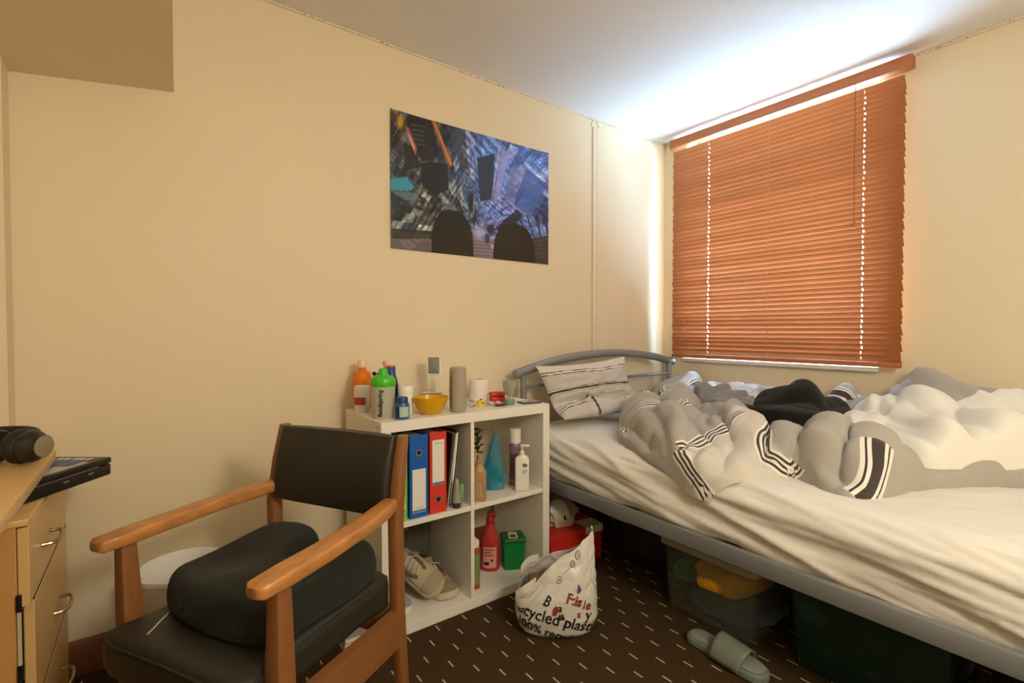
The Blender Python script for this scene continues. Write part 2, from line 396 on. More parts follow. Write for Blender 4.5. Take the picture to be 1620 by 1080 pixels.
# window, set back in the wall behind the blind
M_upvc = mat('white_plastic_frame', (238, 240, 242), .35)
M_pane = thin('window_glass', (235, 242, 245), .08, .05)
win = tag(bpy.data.objects.new('window_1', None), kind='structure'); COL.objects.link(win); win.location = (RX1 + .13, WY0, WZ0)
ww, wh = WY1 - WY0, WZ1 - WZ0
MB().box(0, .06, 0, ww, 0, .06, .004).box(0, .06, 0, ww, wh - .06, wh, .004).box(0, .06, 0, .06, .06, wh - .06, .004).box(0, .06, ww - .06, ww, .06, wh - .06, .004).build('window_frame', M_upvc, win)
MB().box(.005, .055, .06, ww - .06, wh * .66 - .03, wh * .66 + .03, .004).build('transom', M_upvc, win)
MB().box(.005, .055, ww / 2 - .03, ww / 2 + .03, .06, wh * .66 - .03, .004).build('mullion', M_upvc, win)
for y0, y1, z0, z1 in ((.06, ww / 2 - .03, .06, wh * .66 - .03), (ww / 2 + .03, ww - .06, .06, wh * .66 - .03), (.06, ww - .06, wh * .66 + .03, wh - .06)):
    MB().box(.026, .032, y0, y1, z0, z1).build('pane', M_pane, win)
MB().box(-.168, 0, -.0, ww, -.024, -.002, .006, 3).build('window_sill', M_upvc, win)

# ------------------------------------------------------------------ venetian blind
M_slat = glow('honey_wood_slat', (174, 107, 62), .06, .28)
M_rail = mat('honey_wood_rail', (176, 104, 52), .45, bump=.08, scale=20, vary=.15, stretch=(8, 1, 8))
M_cord = mat('tan_cord', (206, 158, 112), .8)
BX, BY0, BY1 = 2.732, .733, 1.938
bl = thing('venetian_blind', 'orange-brown wooden venetian blind, slats closed, covering the whole window', 'blind', (BX, BY0, .918))
bw = BY1 - BY0
def slat_mesh():
    half = .0195; th = R(63); n = 6; secs = []
    for k in range(n + 1):
        q = -1 + 2 * k / n; a = q * half; c = .0032 * (1 - q * q)
        # room-side edge up: along-slat direction rises towards the room
        secs.append((-a * math.cos(th) - c * math.sin(th), a * math.sin(th) - c * math.cos(th)))
    holes = [.155, .955]; ys = [0]
    for h in holes: ys += [h - .0024, h + .0024]
    ys.append(bw)
    bm = MB(); V = []; F = []
    for y in ys: V += [(x, y, z) for x, z in secs]
    m = n + 1
    for i in range(len(ys) - 1):
        for k in range(n):
            if i in (1, 3) and k in (2, 3): continue
            F.append((i * m + k, i * m + k + 1, (i + 1) * m + k + 1, (i + 1) * m + k))
    return bm.raw(V, F).mesh('slat', M_slat)
sm = slat_mesh(); NS = 51; pitch = (2.212 - .958) / (NS - 1)
for i in range(NS):
    o = link('slat', sm, bl); z = .958 - .918 + i * pitch
    o.location = (.001 * math.sin(i * 1.7), .0025 * math.sin(i * 2.3), z); o.rotation_euler = (R(.12 * math.sin(i * 1.3)), R(2.5 * math.sin(i * .9 + 1)), 0)
MB().box(-.03, .022, -.028, bw + .014, 1.334, 1.388, .004).build('valance', M_rail, bl)
MB().box(-.014, .014, 0, bw, 0, .022, .004).build('bottom_rail', M_rail, bl)
for y in (.155, .595, .955): MB().tube([(-.0155, y, .01), (-.0155, y, 1.34)], .0011, 5).build('ladder_cord', M_cord, bl)
MB().tube([(-.030, .185, 1.335), (-.031, .186, 1.0), (-.030, .184, .70)], .0013, 5).build('pull_cord', mat('brown_cord', (120, 66, 36), .8), bl)
MB().lathe([(.002, .03), (.006, .022), (.010, 0), (.008, -.006)], 10, T(-.030, .184, .665)).build('tassel', M_rail, bl)
for z in (.17, .225): MB().box(-.024, -.018, 1.10, 1.112, z, z + .012, .002).build('slat_clip', M_cord, bl)

# ------------------------------------------------------------------ poster
def poster():
    w, h = 420, 280; u, v = np.meshgrid(np.linspace(0, 1, w), np.linspace(0, 1, h)); asp = 1.5; u0 = u; u = np.interp(u0, [0, .216, .458, .574, .88, 1], [0, .26, .515, .63, .90, 1])
    rng = np.random.RandomState(3)
    dx, dy = (u - .54) * asp, v - .80; rad = np.maximum(np.abs(dx * .82 + dy * .57), np.abs(-dx * .57 + dy * .82)) + .02; ang = np.arctan2(dy, dx)
    img = np.zeros((h, w, 3)) + np.array([38, 42, 50.])
    def cells(na, nr, seed, ph=0):
        ia = np.floor((ang + PI) / (2 * PI) * na + ph); ir = np.floor(np.log(rad / .03) * nr + ia * .37)
        return ia, ir, _hash(ia, ir, seed), _hash(ia, ir, seed + 9)
    pal_l = np.array([[30, 30, 30], [56, 60, 60], [92, 98, 96], [140, 142, 132], [44, 54, 64], [18, 18, 20], [70, 66, 56], [24, 30, 36]], float)
    pal_r = np.array([[70, 92, 140], [96, 120, 176], [52, 68, 108], [128, 138, 190], [150, 150, 190], [40, 48, 76], [88, 80, 130], [110, 140, 190]], float)
    for na, nr, sd in ((26, 3.2, 1), (64, 7, 4)):
        ia, ir, a, b = cells(na, nr, sd)
        pl = pal_l[(a * 7.99).astype(int)]; pr = pal_r[(a * 7.99).astype(int)]
        mixr = smooth(.42, .72, u + .12 * (b - .5) + .10 * (1 - v))[..., None]
        c = pl * (1 - mixr) + pr * mixr
        k = (.75 if na == 26 else np.where(b > .45, .65, 0.))
        k = np.broadcast_to(np.asarray(k, float), u.shape)[..., None]
        img = img * (1 - k) + c * k
    ia, ir, a, b = cells(150, 16, 6); img *= np.where(b > .35, .75 + .6 * a, 1.0)[..., None]
    iu, iv = np.floor(u * 95 + 2 * np.sin(v * 9)), np.floor(v * 70 + 2 * np.sin(u * 11)); hh = _hash(iu, iv, 12); img *= np.where(hh > .6, .8 + .55 * _hash(iu, iv, 13), 1)[..., None]
    img *= (np.array([1.0, 1.03, 1.1]) * 1.15)
    # storeys and window rows on the towers
    row = np.sin(np.log(rad) * 60) ; colm = np.sin(ang * 190)
    _, _, a, b = cells(26, 3.2, 1)
    img *= (1 + np.where(a > .35, .28, .1) * np.sign(row) * .6)[..., None]
    img += (np.where((b > .55) & (colm > .3) & (row > 0), 34, 0))[..., None]
    def blob(cu, cv, ru, rv, col, k=1, soft=.25, p=2.0):
        d = (np.abs((u - cu) / ru) ** p + np.abs((v - cv) / rv) ** p) ** (1 / p)
        m = (1 - smooth(1 - soft, 1, d))[..., None] * k
        img[:] = img * (1 - m) + np.array(col, float) * m
    def quad(pts, col, k=1):
        m = (smooth(-.004, .004, poly_sdf(u * asp, v, [(a * asp, b) for a, b in pts])))[..., None] * k
        img[:] = img * (1 - m) + np.array(col, float) * m
    quad([(.10, .02), (.27, .0), (.31, .25), (.21, .33), (.12, .18)], (26, 26, 26), .9)
    for k in range(5): quad([(.13, .07 + .035 * k), (.22, .06 + .035 * k), (.222, .068 + .035 * k), (.132, .078 + .035 * k)], (150, 140, 120), .45)
    quad([(.19, .34), (.36, .30), (.37, .50), (.27, .56), (.20, .50)], (22, 22, 23), .92)
    quad([(.08, .22), (.16, .24), (.19, .38), (.09, .42)], (34, 34, 32), .9)
    quad([(.55, .20), (.66, .13), (.65, .50), (.57, .55)], (34, 36, 44), .9)
    quad([(.36, .02), (.46, .02), (.50, .28), (.44, .30)], (78, 86, 86), .6)
    quad([(.26, .0), (.29, .0), (.40, .30), (.37, .33)], (150, 98, 66), .8); quad([(.275, .0), (.283, .0), (.39, .3), (.38, .31)], (226, 160, 110), .7)
    quad([(.09, .10), (.115, .10), (.17, .24), (.16, .30)], (170, 100, 96), .85); quad([(.11, .15), (.12, .15), (.155, .24), (.15, .26)], (236, 214, 206), .7)
    blob(.06, .08, .035, .075, (196, 164, 50), .85, .8); blob(.02, .05, .05, .06, (96, 62, 30), .6, .8)
    quad([(0, .50), (.10, .465), (.15, .53), (.13, .56), (0, .585)], (78, 150, 176), .95); quad([(0, .59), (.17, .57), (.19, .62), (.10, .64)], (110, 128, 140), .7)
    quad([(.70, .10), (.76, .06), (.68, .50), (.65, .56)], (166, 164, 214), .8); quad([(.685, .05), (.70, .05), (.64, .58), (.635, .58)], (196, 190, 232), .7)
    quad([(.76, .2), (.86, .18), (.84, .42), (.72, .55)], (140, 134, 178), .55)
    quad([(.86, .18), (.99, .28), (.89, .62), (.78, .50)], (58, 88, 150), .8)
    for k in range(9): quad([(.90 + .011 * k, .24 + .012 * k), (.905 + .011 * k, .24 + .012 * k), (.80 + .012 * k, .55 + .012 * k), (.795 + .012 * k, .55 + .012 * k)], (150, 176, 222), .5)
    quad([(.66, .75), (.80, .55), (.84, .60), (.72, .78)], (30, 32, 38), .8)
    for k in range(8): quad([(.80 + .028 * k, .60 - .006 * k), (.812 + .028 * k, .60 - .006 * k), (.90 + .02 * k, .86), (.885 + .02 * k, .86)], (120, 126, 136) if k % 2 else (40, 44, 50), .75)
    quad([(.86, .80), (1, .74), (1, 1), (.90, 1)], (58, 50, 46), .95)
    for k in range(5): quad([(.87, .82 + .035 * k), (1, .77 + .04 * k), (1, .776 + .04 * k), (.87, .827 + .035 * k)], (104, 96, 86), .7)
    quad([(0, .86), (.26, .84), (.28, .90), (0, .93)], (36, 34, 30), .9)
    for k in range(14): quad([(.01 + .018 * k, .87), (.02 + .018 * k, .868), (.012 + .018 * k, .915), (.004 + .018 * k, .916)], (120, 112, 96), .55)
    quad([(0, .93), (.30, .90), (.31, 1), (0, 1)], (118, 106, 112), .85); quad([(.48, .86), (.72, .84), (.74, 1), (.48, 1)], (142, 126, 140), .85)
    for k in range(5): quad([(.48, .87 + .028 * k), (.72, .862 + .028 * k), (.72, .868 + .028 * k), (.48, .876 + .028 * k)], (70, 60, 66), .8)
    blob(.565, .80, .07, .09, (206, 206, 226), .75, .9); blob(.515, .83, .022, .035, (168, 70, 74), .7, .8)
    blob(.515, .57, .022, .10, (30, 30, 38), .95, .4); blob(.535, .66, .014, .10, (36, 36, 46), .9, .4); blob(.53, .60, .006, .09, (170, 160, 200), .8, .5)     # the far shoes
    blob(.64, .76, .03, .05, (44, 42, 52), .95, .4); blob(.615, .84, .02, .05, (58, 54, 66), .9, .4); quad([(.64, .88), (.69, .90), (.68, .93), (.64, .92)], (222, 178, 190), .8)
    blob(.395, .98, .135, .335, (22, 21, 20), 1, .05, 2.6); blob(.785, 1.0, .135, .325, (22, 21, 20), 1, .05, 2.6)                                  # the knees
    g_ = img.mean(-1, keepdims=True); img = g_ + (img - g_) * 1.35
    img = np.clip(img * (1 + .12 * (rng.rand(h, w, 1) - .5)), 0, 255)
    u = u0; X = .853 + .904 * u; Z = 2.053 - .604 * v
    Y = RY1 - .004 - .006 * np.exp(-((u - .0) / .06) ** 2) * (.5 + .5 * np.sin(v * 9 + 1)) - .004 * np.exp(-((1 - u) / .04) ** 2)
    # thin paper with a front, a back and edges
    o = grid_mesh('poster', np.stack([X, Y, Z], -1), vmat('glossy_poster_print', .28, spec=.5, coat=.25), lin(img))
    tag(o, 'unframed glossy poster of a night city seen from above past two knees', 'poster')
    sd = o.modifiers.new('paper', 'SOLIDIFY'); sd.thickness = .0008; sd.offset = 0
poster()

# ------------------------------------------------------------------ bed
M_steel = mat('grey_powder_coated_steel', (138, 141, 143), .38, metal=.35, bump=.03, scale=200)
def wchild(o, parent): o.parent = parent; o.location = [-c for c in parent.location]; return o
bed = thing('bed_frame', 'grey tubular metal double bed frame with arched headboard beside the window', 'bed', (2.1, .98, 0))
def part(name, mb, m): return wchild(mb.build(name, m), bed)
arch = chain([(1.462, 1.94, .872), (1.60, 1.94, .905), (1.80, 1.94, .940), (2.05, 1.94, .958), (2.30, 1.94, .953), (2.52, 1.94, .929), (2.728, 1.94, .888)], 6)
part('headboard_rail', MB().tube(arch, .0225, 14), M_steel)
for x in (1.462, 2.728):
    z = .872 if x < 2 else .888
    part('rail_end_cap', MB().lathe([(.0235, -.012), (.0235, .006), (.018, .012), (.001, .014)], 14, T(x, 1.94, z, 0, -PI / 2 if x < 2 else PI / 2)), M_steel)
for x in (1.505, 2.692): part('headboard_post', MB().tube([(x, 1.94, .0), (x, 1.94, .90)], .0165, 12), M_steel)
part('headboard_crossbar', MB().tube([(1.505, 1.94, .806), (2.692, 1.94, .815)], .009, 10), M_steel)
part('headboard_crossbar', MB().tube([(1.505, 1.94, .56), (2.692, 1.94, .56)], .009, 10), M_steel)
part('side_rail', MB().box(1.448, 1.472, .0, 1.93, .358, .412, .004).box(1.472, 1.500, .0, 1.93, .392, .397), M_steel)
part('side_rail', MB().box(2.724, 2.748, .0, 1.93, .358, .412, .004), M_steel)
part('foot_rail', MB().box(1.448, 2.748, -.03, -.002, .358, .412, .004), M_steel)
M_ply = mat('pale_bed_slat_wood', (196, 164, 118), .6, vary=.12, scale=12, stretch=(1, 14, 14))
for i in range(14): part('bed_slat', MB().box(1.474, 2.722, .06 + i * .135, .12 + i * .135, .394, .404), M_ply)
for x in (1.47, 2.71):
    part('leg', MB().tube([(x, .01, 0), (x, .01, .36)], .018, 10), M_steel)
part('leg', MB().tube([(2.1, .95, 0), (2.1, .95, .36)], .016, 10), M_steel)
part('centre_rail', MB().box(2.085, 2.115, .0, 1.93, .36, .392, .003), M_steel)
MB_m = MB().box(MX + .004, 2.744, .02, 1.912, .405, MT - .006, .045, 4)
o = MB_m.build('mattress', mat('quilted_mattress_cover', (206, 203, 194), .85, bump=.35, scale=30)); tag(o, 'thick pale quilted mattress lying on the grey metal bed frame', 'mattress')
# sheet
def bed_sheet():
    ny, ns = 420, 150; y = np.linspace(.0, 1.925, ny); s = np.linspace(0, 1, ns); S, Yg = np.meshgrid(s, y)
    top = 2.742 - (MX + .07); arc = .07 * PI / 2; hem = .402 + .085 * smooth(1.66, 1.86, y) + .008 * np.sin(y * 17) - .010 * smooth(.75, .2, y)
    L = top + arc + (MT - .07 - hem)[:, None] * np.ones_like(S); d = S ** .8 * L
    ax = np.clip((d - top) / .07, 0, PI / 2); dn = np.clip(d - top - arc, 0, None)
    X = np.where(d < top, 2.742 - d, MX + .07 - .07 * np.sin(ax)); Z = np.where(d < top, MT, MT - .07 * (1 - np.cos(ax)) - dn)
    X = X - .004; Z = Z + .002; 
    # long stretched folds down the side
    side = smooth(top - .10, top + .10, d); q = (d - top) * 1.0
    sl = .20 * (1.9 - Yg)                                    # they sink towards the foot
    f = (1 - np.abs(noise((q - sl) * 15 + 4, Yg * 1.3, 61))) ** 2 * .020 + (1 - np.abs(noise((q - sl * .6) * 30, Yg * 2.4 + 7, 67))) ** 3 * .007
    f2 = .008 * noise(X * 3, Yg * 3, 71) + .004 * (1 - np.abs(noise(X * 7 + Yg * 4, Yg * 3 - X * 3, 73))) ** 3
    nx, nz = -np.sin(ax), np.cos(ax)
    a = side * (f - .012) + (1 - side) * np.clip(f2, -.003, .006)
    tuck = smooth(.0, .03, L - d)                            # the hem stays close to the rail
    X = X + nx * a * tuck; Z = Z + nz * a * tuck
    X = X + .012 * (1 - smooth(0, .04, L - d)) * 1.0
    o = grid_mesh('fitted_sheet', np.stack([X, Yg, Z], -1), mat('white_cotton_sheet', (226, 222, 213), .85, bump=.05, scale=700, sheen=.2))
    sd = o.modifiers.new('cloth', 'SOLIDIFY'); sd.thickness = .0025; sd.offset = -1
    tag(o, 'creased plain white fitted sheet stretched over the mattress', 'sheet')
bed_sheet()
# pillow
def pillow():
    nu, nv = 150, 110; u, v = np.meshgrid(np.linspace(0, 1, nu), np.linspace(0, 1, nv))
    ctr = np.array(chain([(1.893, .925), (1.868, .845), (1.838, .765), (1.785, .700), (1.70, .668)], 12)); ctr = ctr[:, :2]
    seg = np.r_[0, np.cumsum(np.hypot(*np.diff(ctr, axis=0).T))]; seg /= seg[-1]
    cy = np.interp(v, seg, ctr[:, 0]); cz = np.interp(v, seg, ctr[:, 1])
    e = 1e-3; ty = np.interp(np.clip(v + e, 0, 1), seg, ctr[:, 0]) - np.interp(np.clip(v - e, 0, 1), seg, ctr[:, 0]); tz = np.interp(np.clip(v + e, 0, 1), seg, ctr[:, 1]) - np.interp(np.clip(v - e, 0, 1), seg, ctr[:, 1])
    ln = np.hypot(ty, tz); ty /= ln; tz /= ln; ny, nz = tz, -ty          # normal facing the room
    sgn = np.where(ny > 0, -1, 1); ny *= sgn; nz *= sgn
    pin = .035 * np.sin(v * PI) ** .8                                  # sides pulled in between the corner points
    X = 1.555 + pin + (0.665 - 2 * pin) * u + .02 * (v - .5)
    cz = cz + .028 * (u - .5) * (1 - v) - .014 * np.sin(u * PI) * (v < .5) * (1 - 2 * v) * 1.2
    th = .068 * np.clip(1 - np.abs(2 * u - 1) ** 2.6, 0, 1) ** .55 * np.clip(1 - np.abs(2 * v - 1) ** 2.6, 0, 1) ** .55
    wr = .011 * (1 - np.abs(noise(u * 5 + v * 2, v * 6 - u * 2, 81))) ** 2 + .008 * noise(u * 9, v * 7, 83) - .03 * np.exp(-((v - .64 - .10 * u) / .05) ** 2) * (u > .0)
    thf = th + np.clip(th / .05, 0, 1) * wr; thb = th * .55
    def colour(front):
        g = lin((196, 189, 178)); wt = lin((232, 227, 216)); dk = lin((74, 68, 64)); vv = v + .018 * noise(u * 4, v * 4, 85) - .10 * (u - .3) * 0
        c = np.broadcast_to(g, u.shape + (3,)).copy()
        if not front: c[:] = lin((212, 206, 194)); return c
        c[vv < .13] = lin((214, 208, 198))
        for a, b, k in ((.125, .140, dk), (.140, .165, wt), (.165, .180, dk), (.40, .412, dk), (.412, .43, wt), (.43, .485, dk), (.485, .50, wt), (.50, .51, dk), (.66, .69, wt), (.80, .815, dk), (.815, .84, wt), (.84, .856, dk)): c[(vv >= a) & (vv < b)] = k
        c[(vv > .66) & (u > .28)] = c[(vv > .66) & (u > .28)] * .6 + lin((206, 204, 200)) * .4
        c[np.hypot(0, (u - .33 - .10 * (v - .7))) < .012 * (v > .62)] = dk
        return c
    m = vmat('striped_bed_linen', .9, sheen=.25, bump=.06, scale=600)
    F = np.stack([X, cy + ny * thf, cz + nz * thf], -1); B = np.stack([X, cy - ny * thb, cz - nz * thb], -1)
    Pn = np.concatenate([F, B[::-1]], 0); Cn = np.concatenate([colour(1), colour(0)[::-1]], 0)
    Pn = np.concatenate([Pn, Pn[:1]], 0); Cn = np.concatenate([Cn, Cn[:1]], 0)
    tag(grid_mesh('pillow', Pn, m, Cn), 'grey striped pillow propped up against the grey metal headboard', 'pillow')
pillow()
# duvet
def height_cloth(name, fn, poly, res, m, colour=None, puff=.0, x0=None, x1=None, y0=None, y1=None, hem=.012, smoothn=1):
    p = np.array(poly); x0 = p[:, 0].min() - .02; x1 = p[:, 0].max() + .02; y0 = p[:, 1].min() - .02; y1 = p[:, 1].max() + .02
    xs = np.arange(x0, x1, res); ys = np.arange(y0, y1, res); X, Y = np.meshgrid(xs, ys); Z = fn(X, Y)
    for _ in range(smoothn):
        Zp = np.pad(Z, 1, mode='edge'); Z = (Zp[:-2, 1:-1] + Zp[2:, 1:-1] + Zp[1:-1, :-2] + Zp[1:-1, 2:] + 4 * Z) / 8
    sd = poly_sdf(X, Y, poly); Zb = Z.copy()
    for _ in range(12):
        Zp = np.pad(Zb, 1, mode='edge'); Zb = (Zp[:-2, 1:-1] + Zp[2:, 1:-1] + Zp[1:-1, :-2] + Zp[1:-1, 2:]) / 4
    gy, gx = np.gradient(Zb, res)
    gm = np.hypot(gx, gy) + 1e-6; lim = np.minimum(gm, 1.6) / gm; fade = smooth(-.005, .03, sd)
    Xd = X - puff * gx * lim * fade; Yd = Y - puff * gy * lim * fade
    hy, hx = np.gradient(sd, res); hm = np.hypot(hx, hy) + 1e-6; out = sd < 0                  # outermost points drawn back onto the hem
    Xd = np.where(out, X - hx / hm * sd, Xd); Yd = np.where(out, Y - hy / hm * sd, Yd); Z = np.where(out, fn(Xd, Yd), Z)
    Xd = np.minimum(Xd, 2.765)
    keep = (sd > 0); keep = keep[:-1, :-1] | keep[1:, 1:] | keep[:-1, 1:] | keep[1:, :-1]
    C = colour(X, Y, np.stack([Xd, Yd, Z], -1)) if colour else None
    Bd = None
    if isinstance(C, tuple): C, Bd = C
    return grid_mesh(name, np.stack([Xd, Yd, Z], -1), m, C, keep, None, Bd)
STRIPES = [  # (kind, line in plan) of the woven bands
 ('tri', [(1.80,1.33),(1.73,1.345),(1.69,1.385),(1.655,1.405),(1.605,1.380)]),
 ('tri', [(1.50,1.03),(1.475,.985),(1.461,.947),(1.452,.885)]),
 ('tri', [(1.50,1.03),(1.551,1.001),(1.673,1.015),(1.733,.98),(1.80,.96)]),
 ('tri', [(1.79,.875),(1.74,.853),(1.675,.834),(1.655,.80),(1.654,.76),(1.675,.70)]),
 ('wide', [(1.76,.53),(1.70,.518),(1.645,.505),(1.585,.52)]),
 ('tri', [(2.52,.70),(2.415,.651),(2.34,.64)]),
 ('wide', [(1.93,1.55),(2.17,1.593),(2.40,1.64),(2.64,1.69)]),
 ('tri', [(1.98,1.36),(1.90,1.28),(1.82,1.24)]),
 ('tri', [(2.34,1.513),(2.47,1.545),(2.62,1.57)]),
 ('wide', [(2.67,1.0),(2.58,.94),(2.55,.86)]),
]
def dist3(Pg, pts):
    best = np.full(Pg.shape[:2], 1e9); par = np.zeros(Pg.shape[:2]); side = np.zeros(Pg.shape[:2]); n = len(pts) - 1
    for i in range(n):
        a, b = np.array(pts[i]), np.array(pts[i + 1]); ab = b - a; L = ab @ ab + 1e-12
        t = np.clip(((Pg - a) @ ab) / L, 0, 1); d = np.linalg.norm(Pg - a - t[..., None] * ab, axis=-1)
        s = np.sign((Pg[..., 0] - a[0]) * ab[1] - (Pg[..., 1] - a[1]) * ab[0]); m = d < best
        best = np.where(m, d, best); par = np.where(m, (i + t) / n, par); side = np.where(m, s, side)
    return best, par, side
def duvet_colour(x, y, Pg):
    c = np.empty(x.shape + (3,)); c[:] = lin((170, 165, 156)); wt = lin((234, 229, 218)); dk = lin((66, 60, 57))
    lt = lin((206, 200, 189))
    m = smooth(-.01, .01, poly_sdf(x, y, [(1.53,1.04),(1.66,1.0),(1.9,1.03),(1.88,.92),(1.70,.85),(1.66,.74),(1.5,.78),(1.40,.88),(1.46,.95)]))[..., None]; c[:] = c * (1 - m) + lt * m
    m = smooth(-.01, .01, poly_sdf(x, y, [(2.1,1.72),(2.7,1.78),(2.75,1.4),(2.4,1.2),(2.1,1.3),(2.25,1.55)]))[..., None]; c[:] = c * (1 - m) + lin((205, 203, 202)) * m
    wob = .003 * noise(x * 12, y * 12, 91)
    D = np.full(x.shape, .2); K = np.zeros(x.shape)
    for kind, pts in STRIPES:
        q = np.array(chain(pts, 6)); ii = np.argmin((x[0][None] - q[:, :1]) ** 2, 1); jj = np.argmin((y[:, 0][None] - q[:, 1:2]) ** 2, 1)
        L = np.array([Pg[j, i] for i, j in zip(ii, jj)])
        for _ in range(3): L[1:-1] = (L[:-2] + 2 * L[1:-1] + L[2:]) / 4
        d, t, s = dist3(Pg, [tuple(p) for p in L]); d = d * np.where(s == 0, 1, s) + wob; d = np.where((t > .001) & (t < .999), d, .2)
        m = np.abs(d) < np.abs(D); D = np.where(m, d, D); K = np.where(m, 0. if kind == 'tri' else 1., K)
    return c, np.stack([D, K, np.zeros_like(D)], -1)
def banded_linen():
    """woven bands drawn from the distance (attribute 'band') to each band's centre line"""
    m = vmat('banded_duvet_linen', .9, sheen=.2, bump=.9, scale=22); nt = m.node_tree; N = nt.nodes; L = nt.links
    at = N.new('ShaderNodeAttribute'); at.attribute_name = 'band'; sp = N.new('ShaderNodeSeparateXYZ'); L.new(at.outputs['Vector'], sp.inputs[0])
    def op(o, a, b=None):
        n = N.new('ShaderNodeMath'); n.operation = o
        for i, q in enumerate((a, b)):
            if q is None: continue
            if isinstance(q, (int, float)): n.inputs[i].default_value = q
            else: L.new(q, n.inputs[i])
        return n.outputs[0]
    ad = op('ABSOLUTE', sp.outputs[0]); w = op('GREATER_THAN', sp.outputs[1], .5); nw = op('SUBTRACT', 1.0, w)
    def line(c, h): return op('LESS_THAN', op('ABSOLUTE', op('SUBTRACT', ad, c)), h)
    dark = op('ADD', op('MULTIPLY', nw, op('MAXIMUM', line(0, .0042), line(.0165, .0042))), op('MULTIPLY', w, op('MAXIMUM', line(0, .017), line(.031, .003))))
    white = op('ADD', op('MULTIPLY', nw, line(0, .029)), op('MULTIPLY', w, line(0, .046)))
    b = N['Principled BSDF']; base = b.inputs['Base Color'].links[0].from_socket
    m1 = N.new('ShaderNodeMix'); m1.data_type = 'RGBA'; L.new(white, m1.inputs[0]); L.new(base, m1.inputs[6]); m1.inputs[7].default_value = (*lin((234, 229, 218)), 1)
    m2 = N.new('ShaderNodeMix'); m2.data_type = 'RGBA'; L.new(dark, m2.inputs[0]); L.new(m1.outputs[2], m2.inputs[6]); m2.inputs[7].default_value = (*lin((66, 60, 57)), 1)
    L.new(m2.outputs[2], b.inputs['Base Color']); return m
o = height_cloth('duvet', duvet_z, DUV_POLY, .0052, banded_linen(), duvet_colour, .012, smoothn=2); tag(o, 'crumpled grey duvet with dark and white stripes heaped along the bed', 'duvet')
o = height_cloth('white_duvet_inner', white_z, WH_POLY, .007, mat('soft_white_cotton', (232, 229, 220), .9, bump=.05, scale=300, sheen=.25), None, .012, smoothn=4); tag(o, 'plain white puffy duvet lying over the foot of the striped duvet', 'duvet')
def lump(poly, ctrl, base, amp, sc_, seed, s=.06, rim=.035, minT=.012):
    def fn(x, y):
        b = base(x, y); sd = poly_sdf(x, y, poly); wx = x + .03 * noise(x * 9, y * 9, seed); wy = y + .03 * noise(x * 9, y * 9, seed + 2)
        z = idw(x, y, ctrl, s) + amp * (np.sqrt(noise(wx * sc_ * .6, wy * sc_, seed + 4) ** 2 + .012) - .25) + amp * .3 * (np.sqrt(noise(wx * sc_ * 2.0, wy * sc_ * 1.4, seed + 6) ** 2 + .02) - .25)
        Tt = np.maximum(z - b, minT); e = np.clip(sd / rim, -1, 1)
        pr = np.where(e > 0, np.sqrt(np.clip(1 - (1 - np.clip(e, 0, 1)) ** 2, 0, 1)), e)
        return b - .003 + np.where(e > 0, Tt * pr, .03 * e)
    return fn
FL = chain_closed([(2.10,1.14),(2.25,1.15),(2.38,1.08),(2.44,.94),(2.40,.82),(2.27,.79),(2.13,.83),(2.04,.93),(2.03,1.06)])
fz = lump(FL, [(2.27,.99,.875),(2.10,1.05,.755),(2.15,.90,.755),(2.33,.87,.775),(2.40,.95,.78),(2.2,1.1,.76),(2.30,1.06,.80)], duvet_z, .06, 6, 101, s=.045)
M_fleece = mat('black_fleece', (26, 26, 24), .95, bump=1.0, scale=500, vary=.5, vscale=300, sheen=.12, spec=.1)
o = height_cloth('fleece_top', fz, FL, .006, M_fleece, None, .015); tag(o, 'black fleece top with a small white emblem lying on the duvet', 'jumper')
lx, ly = 2.215, .985
lv = [(-.030, .004), (-.012, .012), (.006, .010), (.020, .016), (.034, .010), (.022, .004), (.030, -.010), (.018, -.004), (.004, .000), (-.014, .002)]
gx, gy = np.array([lx + (-.53 * 0 + .80 * a + .53 * b) for a, b in lv]), np.array([ly + (-.60 * a + .80 * b) for a, b in lv])
gz = fz(gx[None], gy[None])[0] + .006
MB().raw(list(zip(gx, gy, gz)), [list(range(len(lv)))]).raw(list(zip(gx, gy, gz - .003)), [list(range(len(lv)))[::-1]]).build('embroidered_emblem', mat('white_stitching', (236, 236, 230), .8), o)
TE = chain_closed([(2.03,1.20),(2.14,1.12),(2.28,1.17),(2.36,1.28),(2.44,1.42),(2.36,1.52),(2.24,1.46),(2.13,1.35)])
tz = lump(TE, [(2.2,1.25,.765),(2.3,1.35,.79),(2.1,1.2,.745),(2.36,1.45,.79)], duvet_z, .07, 9, 131, rim=.025)
o = height_cloth('grey_shirt', tz, TE, .006, mat('grey_jersey', (126, 125, 122), .95, bump=.2, scale=300, sheen=.2), None, .015); tag(o, 'crumpled plain grey shirt lying on the duvet beside the black fleece', 'shirt')

